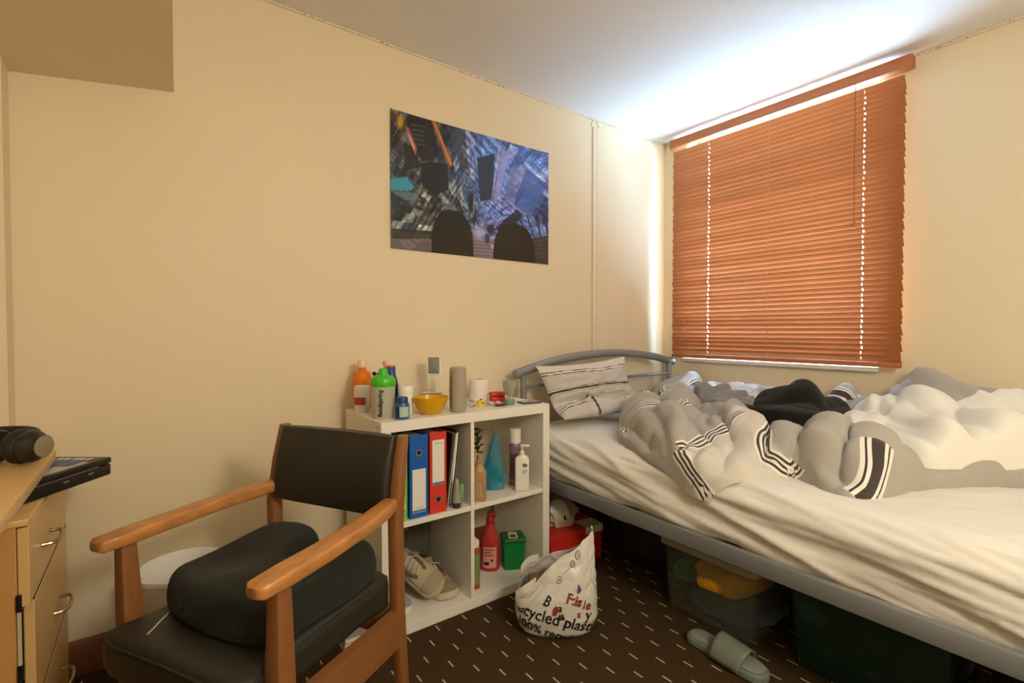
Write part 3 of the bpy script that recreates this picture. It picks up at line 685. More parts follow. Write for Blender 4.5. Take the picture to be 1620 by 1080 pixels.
# ------------------------------------------------------------------ cube shelf
M_white = mat('white_laminate', (236, 231, 218), .42, bump=.015, scale=40)
SX0, SX1, SY0, SY1, SH = .634, 1.396, 1.612, 1.988, .77
sh = thing('cube_shelf', 'white two-by-two cube shelf unit standing against the poster wall', 'shelf', ((SX0 + SX1) / 2, (SY0 + SY1) / 2, 0))
def spart(name, *b): return wchild(MB().box(*b, .0012, 1).build(name, M_white), sh)
spart('top_panel', SX0, SX1 - .0362, SY0, SY1, SH - .038, SH); spart('bottom_panel', SX0 + .0362, SX1 - .0362, SY0, SY1, 0, .038)
spart('side_panel', SX0, SX0 + .036, SY0, SY1, 0, SH - .0382); spart('side_panel', SX1 - .036, SX1, SY0, SY1, 0, SH)
spart('middle_shelf', SX0 + .0362, SX1 - .0362, SY0 + .002, SY1, .387, .405)
spart('upper_divider', .996, 1.012, SY0 + .003, SY1, .4052, SH - .0382); spart('lower_divider', .996, 1.012, SY0 + .003, SY1, .0382, .3868)
M_dark = mat('dark_screw_cap', (70, 62, 52), .5)
for y, z in ((SY1 - .03, SH - .019), (SY0 + .035, SH - .019)): wchild(MB().lathe([(.003, 0), (.003, .0008)], 8, T(SX0, y, z, 0, -PI / 2)).build('screw_cap', M_dark), sh)
TZ, UZ, LZ = SH, .405, .038          # the three levels things stand on

def P_(name, rgb, **k): return mat(name, rgb, **k)
M_wp = mat('white_plastic', (238, 233, 222), .4); M_blk = mat('black_plastic', (22, 22, 22), .4); M_ink = mat('black_ink', (18, 18, 18), .6)
M_paper = mat('white_paper', (232, 228, 216), .8); M_grey = mat('grey_print', (120, 118, 112), .7)
def cylpart(prof, name, m, parent, n=28, z=0, **k): return MB().lathe(prof, n, T(0, 0, z), **k).build(name, m, parent)
def wrap_label(name, r, z0, z1, a0, a1, m, parent, n=14):
    """paper label lying on an upright cylinder; angles from the front (-y)"""
    A = np.radians(np.linspace(a0, a1, n)); rr = r + .0006
    V = [(rr * math.sin(a), -rr * math.cos(a), z) for z in (z0, z1) for a in A]
    return MB().raw(V, [(i, i + 1, n + i + 1, n + i) for i in range(n - 1)]).build(name, m, parent)
VIEW = R(-36.5)                        # things turned to face the chair
# --- top of the shelf
t = thing('detergent_bottle', 'translucent orange bottle with a pale cap at the wall end of the shelf top', 'bottle', (.688, 1.950, TZ))
M_or = glow('orange_translucent_plastic', (250, 152, 34), .4, .3)
cylpart([(.030, 0), (.035, .004), (.0355, .135), (.034, .146), (.026, .153), (.016, .157), (.016, .172)], 'body', M_or, t)
cylpart([(.018, .170), (.018, .196), (.016, .199)], 'cap', mat('pale_peach_cap', (238, 206, 166), .4), t)
t = thing('supplement_tub', 'white flip-top tub with a red label beside the orange bottle', 'tub', (.664, 1.884, TZ), VIEW)
cylpart([(.027, 0), (.029, .003), (.029, .062), (.026, .070)], 'body', M_wp, t); cylpart([(.029, .0705), (.029, .099), (.027, .103)], 'lid', M_wp, t)
wrap_label('label', .029, .030, .060, -55, 45, mat('red_label', (190, 74, 44), .6), t)
t = thing('pill_tub', 'small white tub with a dark strip half hidden behind the shaker', 'tub', (.700, 1.800, TZ), VIEW)
cylpart([(.024, 0), (.026, .003), (.026, .070), (.024, .075)], 'body', M_wp, t); cylpart([(.026, .0755), (.026, .092), (.024, .095)], 'lid', M_wp, t)
wrap_label('label_strip', .026, .010, .055, 0, 10, M_ink, t)
t = thing('shaker_bottle', 'frosted protein shaker with a bright green lid and black vertical lettering', 'shaker', (.682, 1.712, TZ), VIEW)
M_frost = glow('frosted_plastic', (226, 222, 206), .45, .45)
cylpart([(.037, 0), (.0395, .004), (.042, .118)], 'body', M_frost, t)
lid = cylpart([(.0435, .116), (.045, .124), (.045, .136), (.041, .146), (.026, .153), (.018, .157), (.016, .176), (.012, .180)], 'lid', mat('bright_green_plastic', (72, 190, 34), .35), t)
MB().lathe([(.006, -.005), (.008, 0), (.006, .005)], 12, T(-.034, .005, .160, PI / 2)).build('hinge', M_blk, lid); MB().box(-.036, -.016, .002, .008, .157, .162, .001).build('lid_loop', M_blk, lid)
lettering('foodspring', .0225, M_ink, t, T(0, 0, .058, PI / 2, 0, 0) @ T(rz=PI / 2), wrap=.0410, bold=.0007)
t = thing('drinks_bottle', 'dark blue bottle with an orange rim and pink stopper behind the green shaker', 'bottle', (.764, 1.835, TZ), VIEW)
cylpart([(.026, 0), (.028, .004), (.028, .095), (.026, .115), (.019, .140), (.017, .150), (.0165, .176)], 'body', mat('deep_blue_plastic', (34, 70, 150), .35), t)
cylpart([(.0175, .1762), (.0175, .181)], 'rim', mat('orange_rim', (232, 140, 60), .4), t)
MB().lathe([(.006, 0), (.007, .012), (.006, .03)], 10, T(-.022, 0, .168, 0, R(-12))).build('stopper', mat('salmon_plastic', (222, 140, 110), .5), t)
MB().tube([(.017, -.010, .14), (.026, -.014, .11), (.028, -.012, .06)], .002, 6).build('strap', M_blk, t)
t = thing('vitamin_jar', 'small blue screw-top jar with a pale green label at the shelf edge', 'jar', (.728, 1.650, TZ), VIEW)
cylpart([(.024, 0), (.026, .003), (.026, .048), (.023, .058)], 'body', mat('blue_jar_plastic', (44, 92, 150), .3), t); cylpart([(.0205, .0585), (.0205, .076), (.019, .079)], 'lid', mat('dark_blue_lid', (30, 58, 128), .45), t)
wrap_label('label', .026, .010, .046, -8, 70, mat('pale_green_label', (172, 204, 186), .6), t); wrap_label('dark_print', .026, .008, .046, -40, -12, mat('navy_print', (18, 34, 70), .5), t)
t = thing('powder_jar', 'plain white jar with a ribbed lid behind the small blue jar', 'jar', (.783, 1.742, TZ), VIEW)
cylpart([(.026, 0), (.028, .003), (.028, .072), (.026, .078)], 'body', M_wp, t)
rb = MB(); rb.lathe([(.0275, .0785), (.0275, .103), (.026, .106)], 28)
for k in range(28): a = 2 * PI * k / 28; rb.box(-.0008, .0008, -.0283, -.0272, .080, .102, mtx=T(rz=a))
rb.build('lid', M_wp, t)
t = thing('plastic_bowl', 'translucent yellow plastic bowl on the front edge of the shelf top', 'bowl', (.864, 1.696, TZ), VIEW)
cylpart([(.001, .004), (.034, .003), (.036, 0), (.040, .004), (.056, .024), (.065, .048), (.068, .064), (.0655, .064), (.062, .048), (.053, .026), (.038, .008), (.001, .007)], 'body', glow('yellow_translucent_plastic', (238, 190, 22), .3, .25), t, 40, cap0=False, cap1=False)
t = thing('stand_mirror', 'small white stand with a rounded grey face near the wall behind the bowl', 'mirror', (.985, 1.905, TZ), VIEW)
MB().box(-.048, .040, -.028, .022, 0, .052, .005).build('base', M_wp, t)
bd = MB().box(-.046, .038, -.0292, -.0275, .036, .050).build('printed_band', mat('grey_green_band', (150, 150, 132), .6), t)
for k in range(9): MB().box(-.043 + .009 * k, -.037 + .009 * k, -.0298, -.029, .039 + .002 * (k % 2), .046).build('band_mark', mat('dark_olive_print', (70, 70, 58), .6), bd)
MB().box(-.010, .012, -.008, .006, .05, .130, .004).build('stem', M_wp, t)
MB().slab([(.029 * sx + .006 * math.cos(a) * 1, .042 * sy + .006 * math.sin(a)) for sx, sy, a0 in ((.8, .85, 0), (-.8, .85, PI / 2), (-.8, -.85, PI), (.8, -.85, 1.5 * PI)) for a in np.linspace(a0, a0 + PI / 2, 5)], -.005, .005, .003, 3, T(.004, -.006, .166, PI / 2)).build('head', M_wp, t)
MB().slab([(.024 * sx + .005 * math.cos(a), .036 * sy + .005 * math.sin(a)) for sx, sy, a0 in ((.8, .85, 0), (-.8, .85, PI / 2), (-.8, -.85, PI), (.8, -.85, 1.5 * PI)) for a in np.linspace(a0, a0 + PI / 2, 5)], .0, .0012, .0005, 2, T(.004, -.0112, .168, PI / 2)).build('face', mat('grey_mirror_face', (132, 138, 126), .35), t)
t = thing('portable_speaker', 'tall grey-beige cylindrical speaker standing beside the yellow bowl', 'speaker', (.972, 1.672, TZ), VIEW)
M_fab = mat('speaker_mesh_cloth', (184, 174, 156), .9, bump=.8, scale=900, vary=.1)
cylpart([(.026, .0), (.031, .004), (.033, .012), (.0345, .09), (.033, .166), (.030, .173), (.027, .1745)], 'body', M_fab, t)
cylpart([(.0275, .1735), (.0265, .176), (.020, .1735), (.001, .172)], 'top_ring', mat('pale_grey_rubber', (196, 188, 172), .6), t)
wrap_label('control_strip', .0346, .012, .160, -52, -28, mat('brown_grey_rubber', (150, 132, 100), .5), t)
MB().lathe([(.006, 0), (.006, .003), (.004, .004)], 12, T(-.0225, -.0268, .148, PI / 2, 0, R(-40))).build('power_button', mat('brass_button', (190, 170, 120), .35, metal=.5), t)
for z in (.020, .060, .085, .115): MB().box(-.0022, .0022, -.0375, -.0345, z, z + .010, .0008, mtx=T(rz=R(-40))).build('control_button', mat('dark_bronze', (110, 88, 50), .5), t)
t = thing('toilet_roll', 'white toilet paper roll standing upright near the wall on the shelf top', 'toilet roll', (1.190, 1.862, TZ))
cylpart([(.017, 0), (.042, 0), (.043, .002), (.043, .098), (.042, .100), (.017, .100), (.017, .0)], 'paper', mat('tissue_paper', (236, 230, 216), .95, bump=.3, scale=300), t, 36, cap0=False, cap1=False)
cylpart([(.0168, .002), (.0168, .099), (.0155, .099), (.0155, .002)], 'tube', mat('brown_card', (150, 122, 84), .85), t, 20, cap0=False, cap1=False)
t = thing('soap_box', 'small red rounded box lying in front of the toilet roll', 'box', (1.242, 1.790, TZ), R(-15))
MB().box(-.034, .034, -.020, .020, 0, .026, .006, 3).build('base', mat('red_plastic', (196, 40, 32), .35), t); MB().box(-.035, .035, -.021, .021, .0262, .046, .008, 3).build('lid', mat('bright_red_plastic', (216, 48, 40), .35), t)
t = thing('sweet_packet', 'crumpled yellow packet with a dark spot beside the speaker', 'packet', (1.118, 1.742, TZ), R(-25))
pk = MB(); pk.grid([[(-.026 + .052 * i / 8 + .003 * math.sin(j * 2.1), -.018 + .036 * j / 6 + .002 * math.sin(i * 1.7), .010 + .008 * math.sin(i * 1.3 + j) * math.sin(PI * i / 8) + .008 * math.sin(PI * j / 6)) for i in range(9)] for j in range(7)])
pk.box(-.024, .024, -.016, .016, 0, .009, .003); pk.build('wrapper', mat('yellow_wrapper', (226, 196, 52), .35), t); MB().lathe([(.006, 0), (.006, .0012), (.004, .0018)], 10, T(.006, -.003, .0265, R(12))).build('dark_spot', mat('brown_print', (96, 70, 30), .6), t)
t = thing('receipt', 'creased white paper scrap lying below the red box', 'paper', (1.176, 1.724, TZ), R(-30))
MB().grid([[(-.04 + .08 * i / 10, -.018 + .036 * j / 4, .003 + .012 * abs(math.sin(i * .8 + j * .5))) for i in range(11)] for j in range(5)]).build('sheet', M_paper, t)
t = thing('bead_bracelet', 'dark red and black bead bracelet next to the glass', 'bracelet', (1.186, 1.684, TZ))
for k in range(16): a = 2 * PI * k / 16; MB().lathe([(.001, .000), (.0035, .0012), (.0045, .0045), (.0035, .0078), (.001, .009)], 8, T(.022 * math.cos(a), .014 * math.sin(a), 0)).build('bead', mat('dark_red_bead', (110, 26, 24), .3) if k % 3 else M_blk, t)
t = thing('foil_twist', 'small white foil twist with black lines between speaker and yellow packet', 'wrapper', (1.070, 1.730, TZ))
MB().grid([[(-.018 + .036 * i / 8, -.012 + .024 * j / 5, .004 + .016 * abs(math.sin(i * .9 + j * 1.2))) for i in range(9)] for j in range(6)]).build('foil', mat('white_foil', (224, 218, 204), .3), t)
MB().tube([(-.012, -.006, .022), (0, .0, .030), (.010, .002, .024), (.018, .004, .010)], .0012, 5).build('black_cord', M_blk, t)
t = thing('perfume_goblet', 'clear goblet-shaped glass with a silver centre and green base', 'perfume bottle', (1.240, 1.694, TZ), VIEW)
M_gl = thin('clear_glass', (205, 208, 198), .42, .05); M_sil = mat('chrome', (200, 198, 190), .15, metal=1)
cylpart([(.021, 0), (.0235, .003), (.0235, .018), (.021, .024)], 'base', thin('green_tint_glass', (120, 170, 130), .6, .08), t)
cylpart([(.020, .0242), (.012, .034), (.018, .046), (.026, .060), (.031, .080), (.0305, .104), (.0288, .104), (.029, .080), (.024, .062), (.001, .054)], 'cup', M_gl, t, 28, cap0=False, cap1=False)
cylpart([(.006, .036), (.014, .048), (.022, .060), (.024, .066), (.001, .068)], 'silver_bowl', M_sil, t); cylpart([(.010, .068), (.012, .074), (.009, .080), (.016, .096), (.012, .101)], 'stopper', mat('smoked_chrome', (80, 74, 64), .2, metal=.9), t)
t = thing('card_wallet', 'flat dark card holder with a grey printed top at the bed end of the shelf', 'wallet', (1.338, 1.682, TZ), R(-8))
MB().box(-.046, .046, -.029, .029, 0, .006, .0015).build('case', mat('dark_brown_leather', (48, 40, 34), .5), t); pp = MB().box(-.044, .044, -.027, .027, .0062, .0072, .0003, 1).build('top_card', mat('grey_card', (168, 160, 148), .6), t)
MB().box(-.008, .014, -.008, .006, .0072, .0076).build('print_mark', M_grey, pp)

# --- upper left cube: ring binders and papers
def binder(x0, x1, h, rgb, nm, label, hole_z, lab, y0=SY0 + .016, depth=.285):
    w = x1 - x0; t = thing('ring_binder', label, 'binder', ((x0 + x1) / 2, y0, UZ), 0, 'ring binders in the upper shelf cube')
    m = mat(nm, rgb, .45, bump=.03, scale=120)
    body = MB().box(-w / 2, w / 2, 0, .004, 0, h, .0012, 1).box(-w / 2, -w / 2 + .003, .003, depth, 0, h, .001, 1).box(w / 2 - .003, w / 2, .003, depth, 0, h, .001, 1)
    body.build('cover', m, t); MB().box(-w / 2 + .004, w / 2 - .004, .03, depth - .012, .004, h - .012).build('papers', M_paper, t)
    r = MB().lathe([(.0085, 0), (.0125, 0), (.0125, .002), (.0085, .002)], 20, T(0, .0004, hole_z, PI / 2), cap0=False, cap1=False).build('finger_ring', mat('steel_ring', (190, 190, 188), .3, metal=.8), t)
    MB().lathe([(.0086, 0), (.0086, .0012)], 18, T(0, .0004, hole_z, PI / 2)).build('finger_hole', M_blk, r)
    if lab:
        l = MB().box(-w / 2 + .010, w / 2 - .010, -.0012, .0002, lab[0], lab[1]).build('spine_label', M_paper, t)
        MB().box(-w / 2 + .0102, w / 2 - .0102, -.0016, -.001, lab[2], lab[2] + .008).build('label_stripe', mat('label_blue', (70, 120, 170), .6), l)
        MB().tube([(-.016 + .004 * k, -.0016, lab[3] + (.004 if k % 2 else -.003)) for k in range(9)], .0008, 4).build('handwriting', M_grey, l)
    return t
binder(.690, .737, .300, (126, 196, 62), 'lime_green_card', 'lime green ring binder half hidden behind the chair back', .22, (.03, .17, .032, .15))
binder(.746, .819, .303, (22, 92, 178), 'royal_blue_card', 'blue ring binder with a white spine label, between green and red', .238, (.020, .178, .0215, .036))
binder(.8265, .896, .303, (212, 62, 38), 'red_card', 'red ring binder with a tall white label and finger hole near its foot', .052, (.108, .275, .109, .262))
for i, (xb, xt, rgb, lb, h) in enumerate(((.901, .930, (34, 28, 26), 'thin dark folder leaning on the red ring binder', .285), (.914, .953, (196, 178, 160), 'pale magazine leaning among the dark folders right of the red binder', .282), (.930, .964, (40, 36, 32), 'thicker black folder leaning just left of the shelf divider', .285), (.950, .986, (150, 138, 116), 'thin tan folder leaning nearest the shelf divider', .27))):
    t = thing('folder', lb, 'folder', (xb, SY0 + .03 + .012 * i, UZ), 0, 'folders leaning in the upper shelf cube'); a = math.atan2(xt - xb, h); th = (.004, .004, .010, .003)[i]
    MB().box(-th / 2, th / 2, 0, .22, 0, h, .0008, 1, T(th * .3, 0, .004, 0, a)).build('cover', mat('folder_card_%d' % i, rgb, .5), t)
    if i in (1, 2): MB().box(-th / 2 + .001, th / 2 - .001, -.0006, .215, .004, h - .004, mtx=T(th * .3, 0, .004, 0, a)).build('pages', M_paper, t)
t = thing('hair_trimmer', 'grey-green tapered trimmer standing upside down in front of the folders', 'trimmer', (.944, 1.636, UZ), VIEW)
cylpart([(.014, 0), (.016, .003), (.018, .022)], 'dark_base', mat('charcoal_plastic', (56, 54, 48), .5), t); cylpart([(.0182, .0222), (.016, .045), (.011, .080), (.007, .108), (.005, .112)], 'body', mat('sage_grey_plastic', (150, 156, 138), .45), t)
MB().box(.012, .027, .004, .020, .030, .088, .003).build('green_clip', mat('mint_plastic', (122, 176, 116), .5), t)
# --- upper right cube: toiletries
def pump(parent, z, m, reach=.03, ang=0):
    a = MB(); a.lathe([(.011, 0), (.011, .014), (.008, .018)], 16, T(0, 0, z)); a.build('collar', m, parent)
    b = MB(); b.lathe([(.004, 0), (.004, .022)], 10, T(0, 0, z + .0182)); b.box(-.007, reach, -.006, .006, z + .036, z + .046, .003, mtx=T(rz=ang)); b.build('pump_head', m, parent)
t = thing('soap_dispenser', 'tan pump bottle with a small framed label against the shelf divider', 'bottle', (1.056, 1.652, UZ), VIEW)
M_tan = glow('tan_plastic', (196, 156, 116), .2, .35)
MB().prism([(-.030, -.020), (.030, -.020), (.030, .020), (-.030, .020)], 0, .125, bev=.009, seg=3).lathe([(.027, .120), (.023, .135), (.012, .148)], 18).build('body', M_tan, t); pump(t, .146, M_tan, .03, R(200))
l = MB().box(-.002, .010, -.0212, -.0196, .022, .072).build('label', M_wp, t); MB().box(-.0005, .0085, -.0217, -.0210, .0235, .0705).build('label_centre', M_tan, l)
t = thing('artificial_sprig', 'dark green leafy sprig standing behind the tan pump bottle', 'plant', (1.098, 1.730, UZ))
MB().tube([(0, 0, 0), (.004, .003, .12), (-.002, 0, .25)], .0025, 6).build('stem', mat('dark_stem', (50, 52, 28), .7), t)
for k in range(16):
    a = k * 2.4; z = .15 + .0075 * k; L_ = .042 - .0006 * k
    MB().raw([(0, 0, 0), (L_ * .5, -.012, .010), (L_, 0, .004), (L_ * .5, .012, .010), (L_ * .5, 0, .004)], [(0, 1, 4), (1, 2, 4), (2, 3, 4), (3, 0, 4)], T(0, 0, z, 0, R(-25), a)).build('leaf', mat('dark_green_leaf', (58, 66, 26), .5), t)
t = thing('refill_pouch', 'shiny teal-blue refill pouch with a pointed top, middle of its cube', 'pouch', (1.184, 1.742, UZ), VIEW)
def pouch():
    n, m_ = 11, 9; rows = []
    for j in range(m_):
        v = j / (m_ - 1); w = .050 - .043 * float(smooth(.25, 1.05, np.array(v))) + .004 * math.sin(9 * v); th = .024 * (1 - v) ** .9 + .0012; ox = .016 * v * v
        rows.append([(ox + w * math.cos(2 * PI * i / n), (th + .004 * math.sin(11 * v + 12 * i / n) * (1 - v)) * math.sin(2 * PI * i / n), .240 * v) for i in range(n)])
    b = MB(); b.face_loops(rows); return b
pouch().build('body', mat('teal_foil', (34, 124, 150), .14, spec=.8, coat=.5), t, 12)
MB().box(-.008, .008, -.004, .004, .0, .02, .002, mtx=T(-.048, -.01, 0)).build('spout', M_wp, t)
t = thing('spray_can', 'lilac aerosol can with a white cap behind the white pump bottle', 'spray can', (1.300, 1.735, UZ), VIEW)
cylpart([(.0255, 0), (.0265, .003), (.0265, .180), (.024, .186)], 'body', mat('lilac_tin', (146, 118, 134), .35, metal=.2), t); cylpart([(.0262, .1865), (.0262, .245), (.022, .250)], 'cap', M_wp, t)
wrap_label('label', .0265, .03, .14, -50, 50, mat('mauve_print', (104, 76, 92), .5), t)
t = thing('lotion_bottle', 'white pump lotion bottle with a dark badge at the front of its cube', 'bottle', (1.272, 1.648, UZ), VIEW)
MB().prism([(-.030, -.018), (.030, -.018), (.030, .018), (-.030, .018)], 0, .142, bev=.008, seg=3).lathe([(.028, .140), (.022, .148), (.012, .152)], 20, sy=.62).build('body', M_wp, t); pump(t, .152, M_wp, .032, R(-10))
b_ = MB().slab([(.010 * c_, .0075 * s_) for c_, s_ in [(math.copysign(abs(math.cos(a)) ** .6, math.cos(a)), math.copysign(abs(math.sin(a)) ** .6, math.sin(a))) for a in np.linspace(0, 2 * PI, 20, endpoint=False)]], 0, .0008, .0003, 2, T(.012, -.0182, .112, PI / 2)).build('badge', mat('dark_grey_badge', (60, 62, 62), .5), t)
lettering('E45', .007, M_wp, b_, T(.012, -.0194, .112, PI / 2)); 
for k in range(3): MB().box(.002, .024 - .004 * k, -.0187, -.0178, .090 - .006 * k, .0925 - .006 * k).build('print_line', M_grey, t)
# --- lower right cube: cleaning things
t = thing('powder_carton', 'narrow red carton with a green side panel against the lower divider', 'carton', (1.052, 1.735, LZ), R(-4))
MB().box(-.030, .022, -.070, .060, 0, .165, .0015, 1).build('box', mat('red_carton', (168, 72, 46), .6), t); MB().box(-.026, .018, -.0708, -.0695, .02, .145).build('green_panel', mat('sage_green_print', (120, 142, 78), .6), t)
MB().box(-.028, .021, -.068, .0, .1652, .200, .006, 2).build('white_top_flap', M_paper, t)
t = thing('cleaner_bottle', 'translucent red cleaner bottle with a printed label in the lower cube', 'bottle', (1.192, 1.775, LZ), VIEW)
M_rp = glow('red_pink_liquid_plastic', (206, 74, 66), .3, .25)
MB().lathe([(.038, 0), (.042, .005), (.042, .120), (.038, .150), (.022, .190), (.016, .205)], 26, sy=.66).build('body', M_rp, t)
MB().lathe([(.017, .2055), (.017, .228), (.013, .234)], 16).box(-.012, .030, -.008, .008, .230, .252, .005).build('trigger_head', mat('dark_red_plastic', (160, 40, 36), .35), t)
l = wrap_label('label', .042, .018, .108, -42, 42, mat('pink_label', (222, 150, 134), .6), t); l.scale = (1, .69, 1)
for k, (a, b2) in enumerate(((-30, 30), (-30, 10), (-30, 24))): q = wrap_label('label_line', .0428, .095 - .012 * k, .099 - .012 * k, a, b2, mat('brown_ink', (70, 34, 28), .6), t); q.scale = (1, .70, 1)
q = wrap_label('label_block', .0428, .030, .044, -34, -4, M_ink, t); q.scale = (1, .70, 1)
q = wrap_label('label_block', .0428, .046, .056, 8, 20, M_ink, t); q.scale = (1, .70, 1)
t = thing('tablet_tub', 'green plastic tub with a yellow sticker on its dark green lid', 'tub', (1.292, 1.742, LZ), R(-24))
tb = MB(); rr = lambda w, d, z: [(w * sx + .012 * math.cos(a), d * sy + .012 * math.sin(a), z) for sx, sy, a0 in ((1, 1, 0), (-1, 1, PI / 2), (-1, -1, PI), (1, -1, 1.5 * PI)) for a in np.linspace(a0, a0 + PI / 2, 5)]
tb.face_loops([rr(.030, .028, 0), rr(.033, .031, .004), rr(.037, .035, .118)]); tb.build('body', glow('green_plastic', (24, 140, 66), .2, .35), t)
tb = MB(); tb.face_loops([rr(.040, .038, .1182), rr(.040, .038, .132), rr(.037, .035, .136)]); ld = tb.build('lid', mat('dark_green_plastic', (22, 96, 54), .4), t)
st = MB().box(-.020, .020, -.034, .034, .1362, .1368, mtx=T(rz=R(-8))).build('sticker', mat('pale_yellow_sticker', (214, 202, 140), .6), ld)
MB().box(-.012, .012, -.022, .004, .1369, .1372, mtx=T(rz=R(-8))).build('sticker_print', mat('dark_green_print', (40, 60, 30), .6), ld)
# --- lower left cube: trainers and a box
t = thing('appliance_box', 'grey printed box standing at the back of the lower shelf cube', 'box', (.878, 1.963, LZ))
MB().box(-.105, .105, -.022, .022, 0, .305, .002, 1).build('carton', mat('grey_carton', (84, 80, 68), .7, vary=.1, scale=8), t); MB().box(-.10, -.076, -.0228, -.0215, .20, .225).build('print_square', mat('ochre_print', (110, 92, 54), .6), t)
for k in range(3): MB().box(-.06, .04 - .02 * k, -.0228, -.0215, .235 - .018 * k, .240 - .018 * k).build('print_line', mat('pale_print', (150, 146, 128), .6), t)
def trainer(label, loc, rot, rgb_u, rgb_s, nm):
    t = thing('trainer', label, 'shoe', loc, 0, 'trainers in the lower shelf cube'); t.rotation_euler = rot
    L_ = .285; n = 22; m = 15
    def half(v): return .030 + .020 * math.sin(min(v * 1.15, 1) * PI * .62) if v < .82 else (.030 + .020 * math.sin(.943 * PI * .62)) * math.sqrt(max(0, 1 - ((v - .82) / .185) ** 2))
    def cx(v): return .006 * math.sin(v * 3)
    sole, up = MB(), MB(); rs, ru = [], []
    for i in range(n + 1):
        v = i / n; w = max(half(v), .004) * (1 if v > .04 else .55 + 11 * v); y = .14 - L_ * v; sp = .012 * max(0, (v - .75) / .25) ** 2
        rs.append([(cx(v) - w * 1.06, y, sp + .002), (cx(v) - w * 1.10, y, sp + .016), (cx(v) - w * 1.04, y, sp + .028), (cx(v) + w * 1.04, y, sp + .028), (cx(v) + w * 1.10, y, sp + .016), (cx(v) + w * 1.06, y, sp + .002)])
        top = (.098 - .020 * math.sin(v / .38 * PI / 2) if v < .38 else .078 - .040 * ((v - .38) / .62) ** .9); top = max(top * (1 if v < .93 else 1 - ((v - .93) / .07) ** 2 * .55), sp + .03)
        ring = []
        for k in range(m):
            a = PI * k / (m - 1); px = -math.cos(a) * w * (1.0 if k else 1.0) * (.72 + .28 * abs(math.cos(a)) ** .5 if v < .45 else 1); z = sp + .026 + (top - .026 - sp) * math.sin(a) ** (.55 if v < .5 else .8)
            ring.append((cx(v) + px, y, z))
        ru.append(ring)
    sole.face_loops(rs); sole.build('sole', mat(nm + '_sole', rgb_s, .6), t)
    up.grid(ru); up.build('upper', mat(nm + '_upper', rgb_u, .8, bump=.3, scale=250, vary=.08), t, 60)
    tc = MB(); tc.grid([[(x * 1.03, y - .002, z + .002) for x, y, z in r] for r in ru[17:22]]); tc.build('toe_cap', mat(nm + '_toe', tuple(c * .86 for c in rgb_u), .75), t, 60)
    for s_ in (-1, 1): MB().tube([(s_ * .024, .030, .088), (s_ * .030, .005, .080), (s_ * .029, -.03, .066), (s_ * .020, -.055, .056)], .006, 8).build('eyelet_stay', mat(nm + '_stay', tuple(c * .62 for c in rgb_u), .8), t)
    MB().slab([(.028 * math.cos(a), .045 * math.sin(a)) for a in np.linspace(0, 2 * PI, 18, endpoint=False)], .0, .010, .004, 3, T(0, .078, .088, R(-10))).build('collar', mat(nm + '_collar', tuple(c * .55 for c in rgb_u), .9), t)
    MB().slab([(.024 * math.cos(a), .017 * math.sin(a)) for a in np.linspace(0, 2 * PI, 14, endpoint=False)], .0, .028, .003, 2, T(0, .034, .076, R(-35))).build('tongue', mat(nm + '_tongue', tuple(min(255, c * .85) for c in rgb_u), .9), t)
    for k in range(4):
        y = .018 - .019 * k; z = .086 - .007 * k
        MB().tube([(-.026, y, z - .016), (-.012, y - .004, z + .001), (.012, y + .006, z + .001), (.026, y, z - .016)], .0022, 6).build('lace', mat(nm + '_lace', (216, 210, 196), .9), t)
    MB().tube([(.0, .020, .090), (.030, .0, .086), (.048, -.012, .050), (.056, -.02, .012)], .0018, 6).build('lace', MATS[nm + '_lace'], t)
    return t
trainer('beige trainer with loose laces, toe nearest the lower shelf divider', (.922, 1.795, LZ), (0, 0, R(4)), (172, 154, 120), (206, 192, 164), 'beige_trainer')
trainer('beige trainer tipped up on its side between two others in the lower cube', (.838, 1.792, LZ + .080), (R(20), R(-30), R(12)), (184, 168, 136), (212, 198, 172), 'sand_trainer')
trainer('pale grey trainer at the left end of the lower shelf cube', (.730, 1.790, LZ), (0, 0, R(-5)), (182, 180, 172), (226, 222, 212), 'grey_trainer')

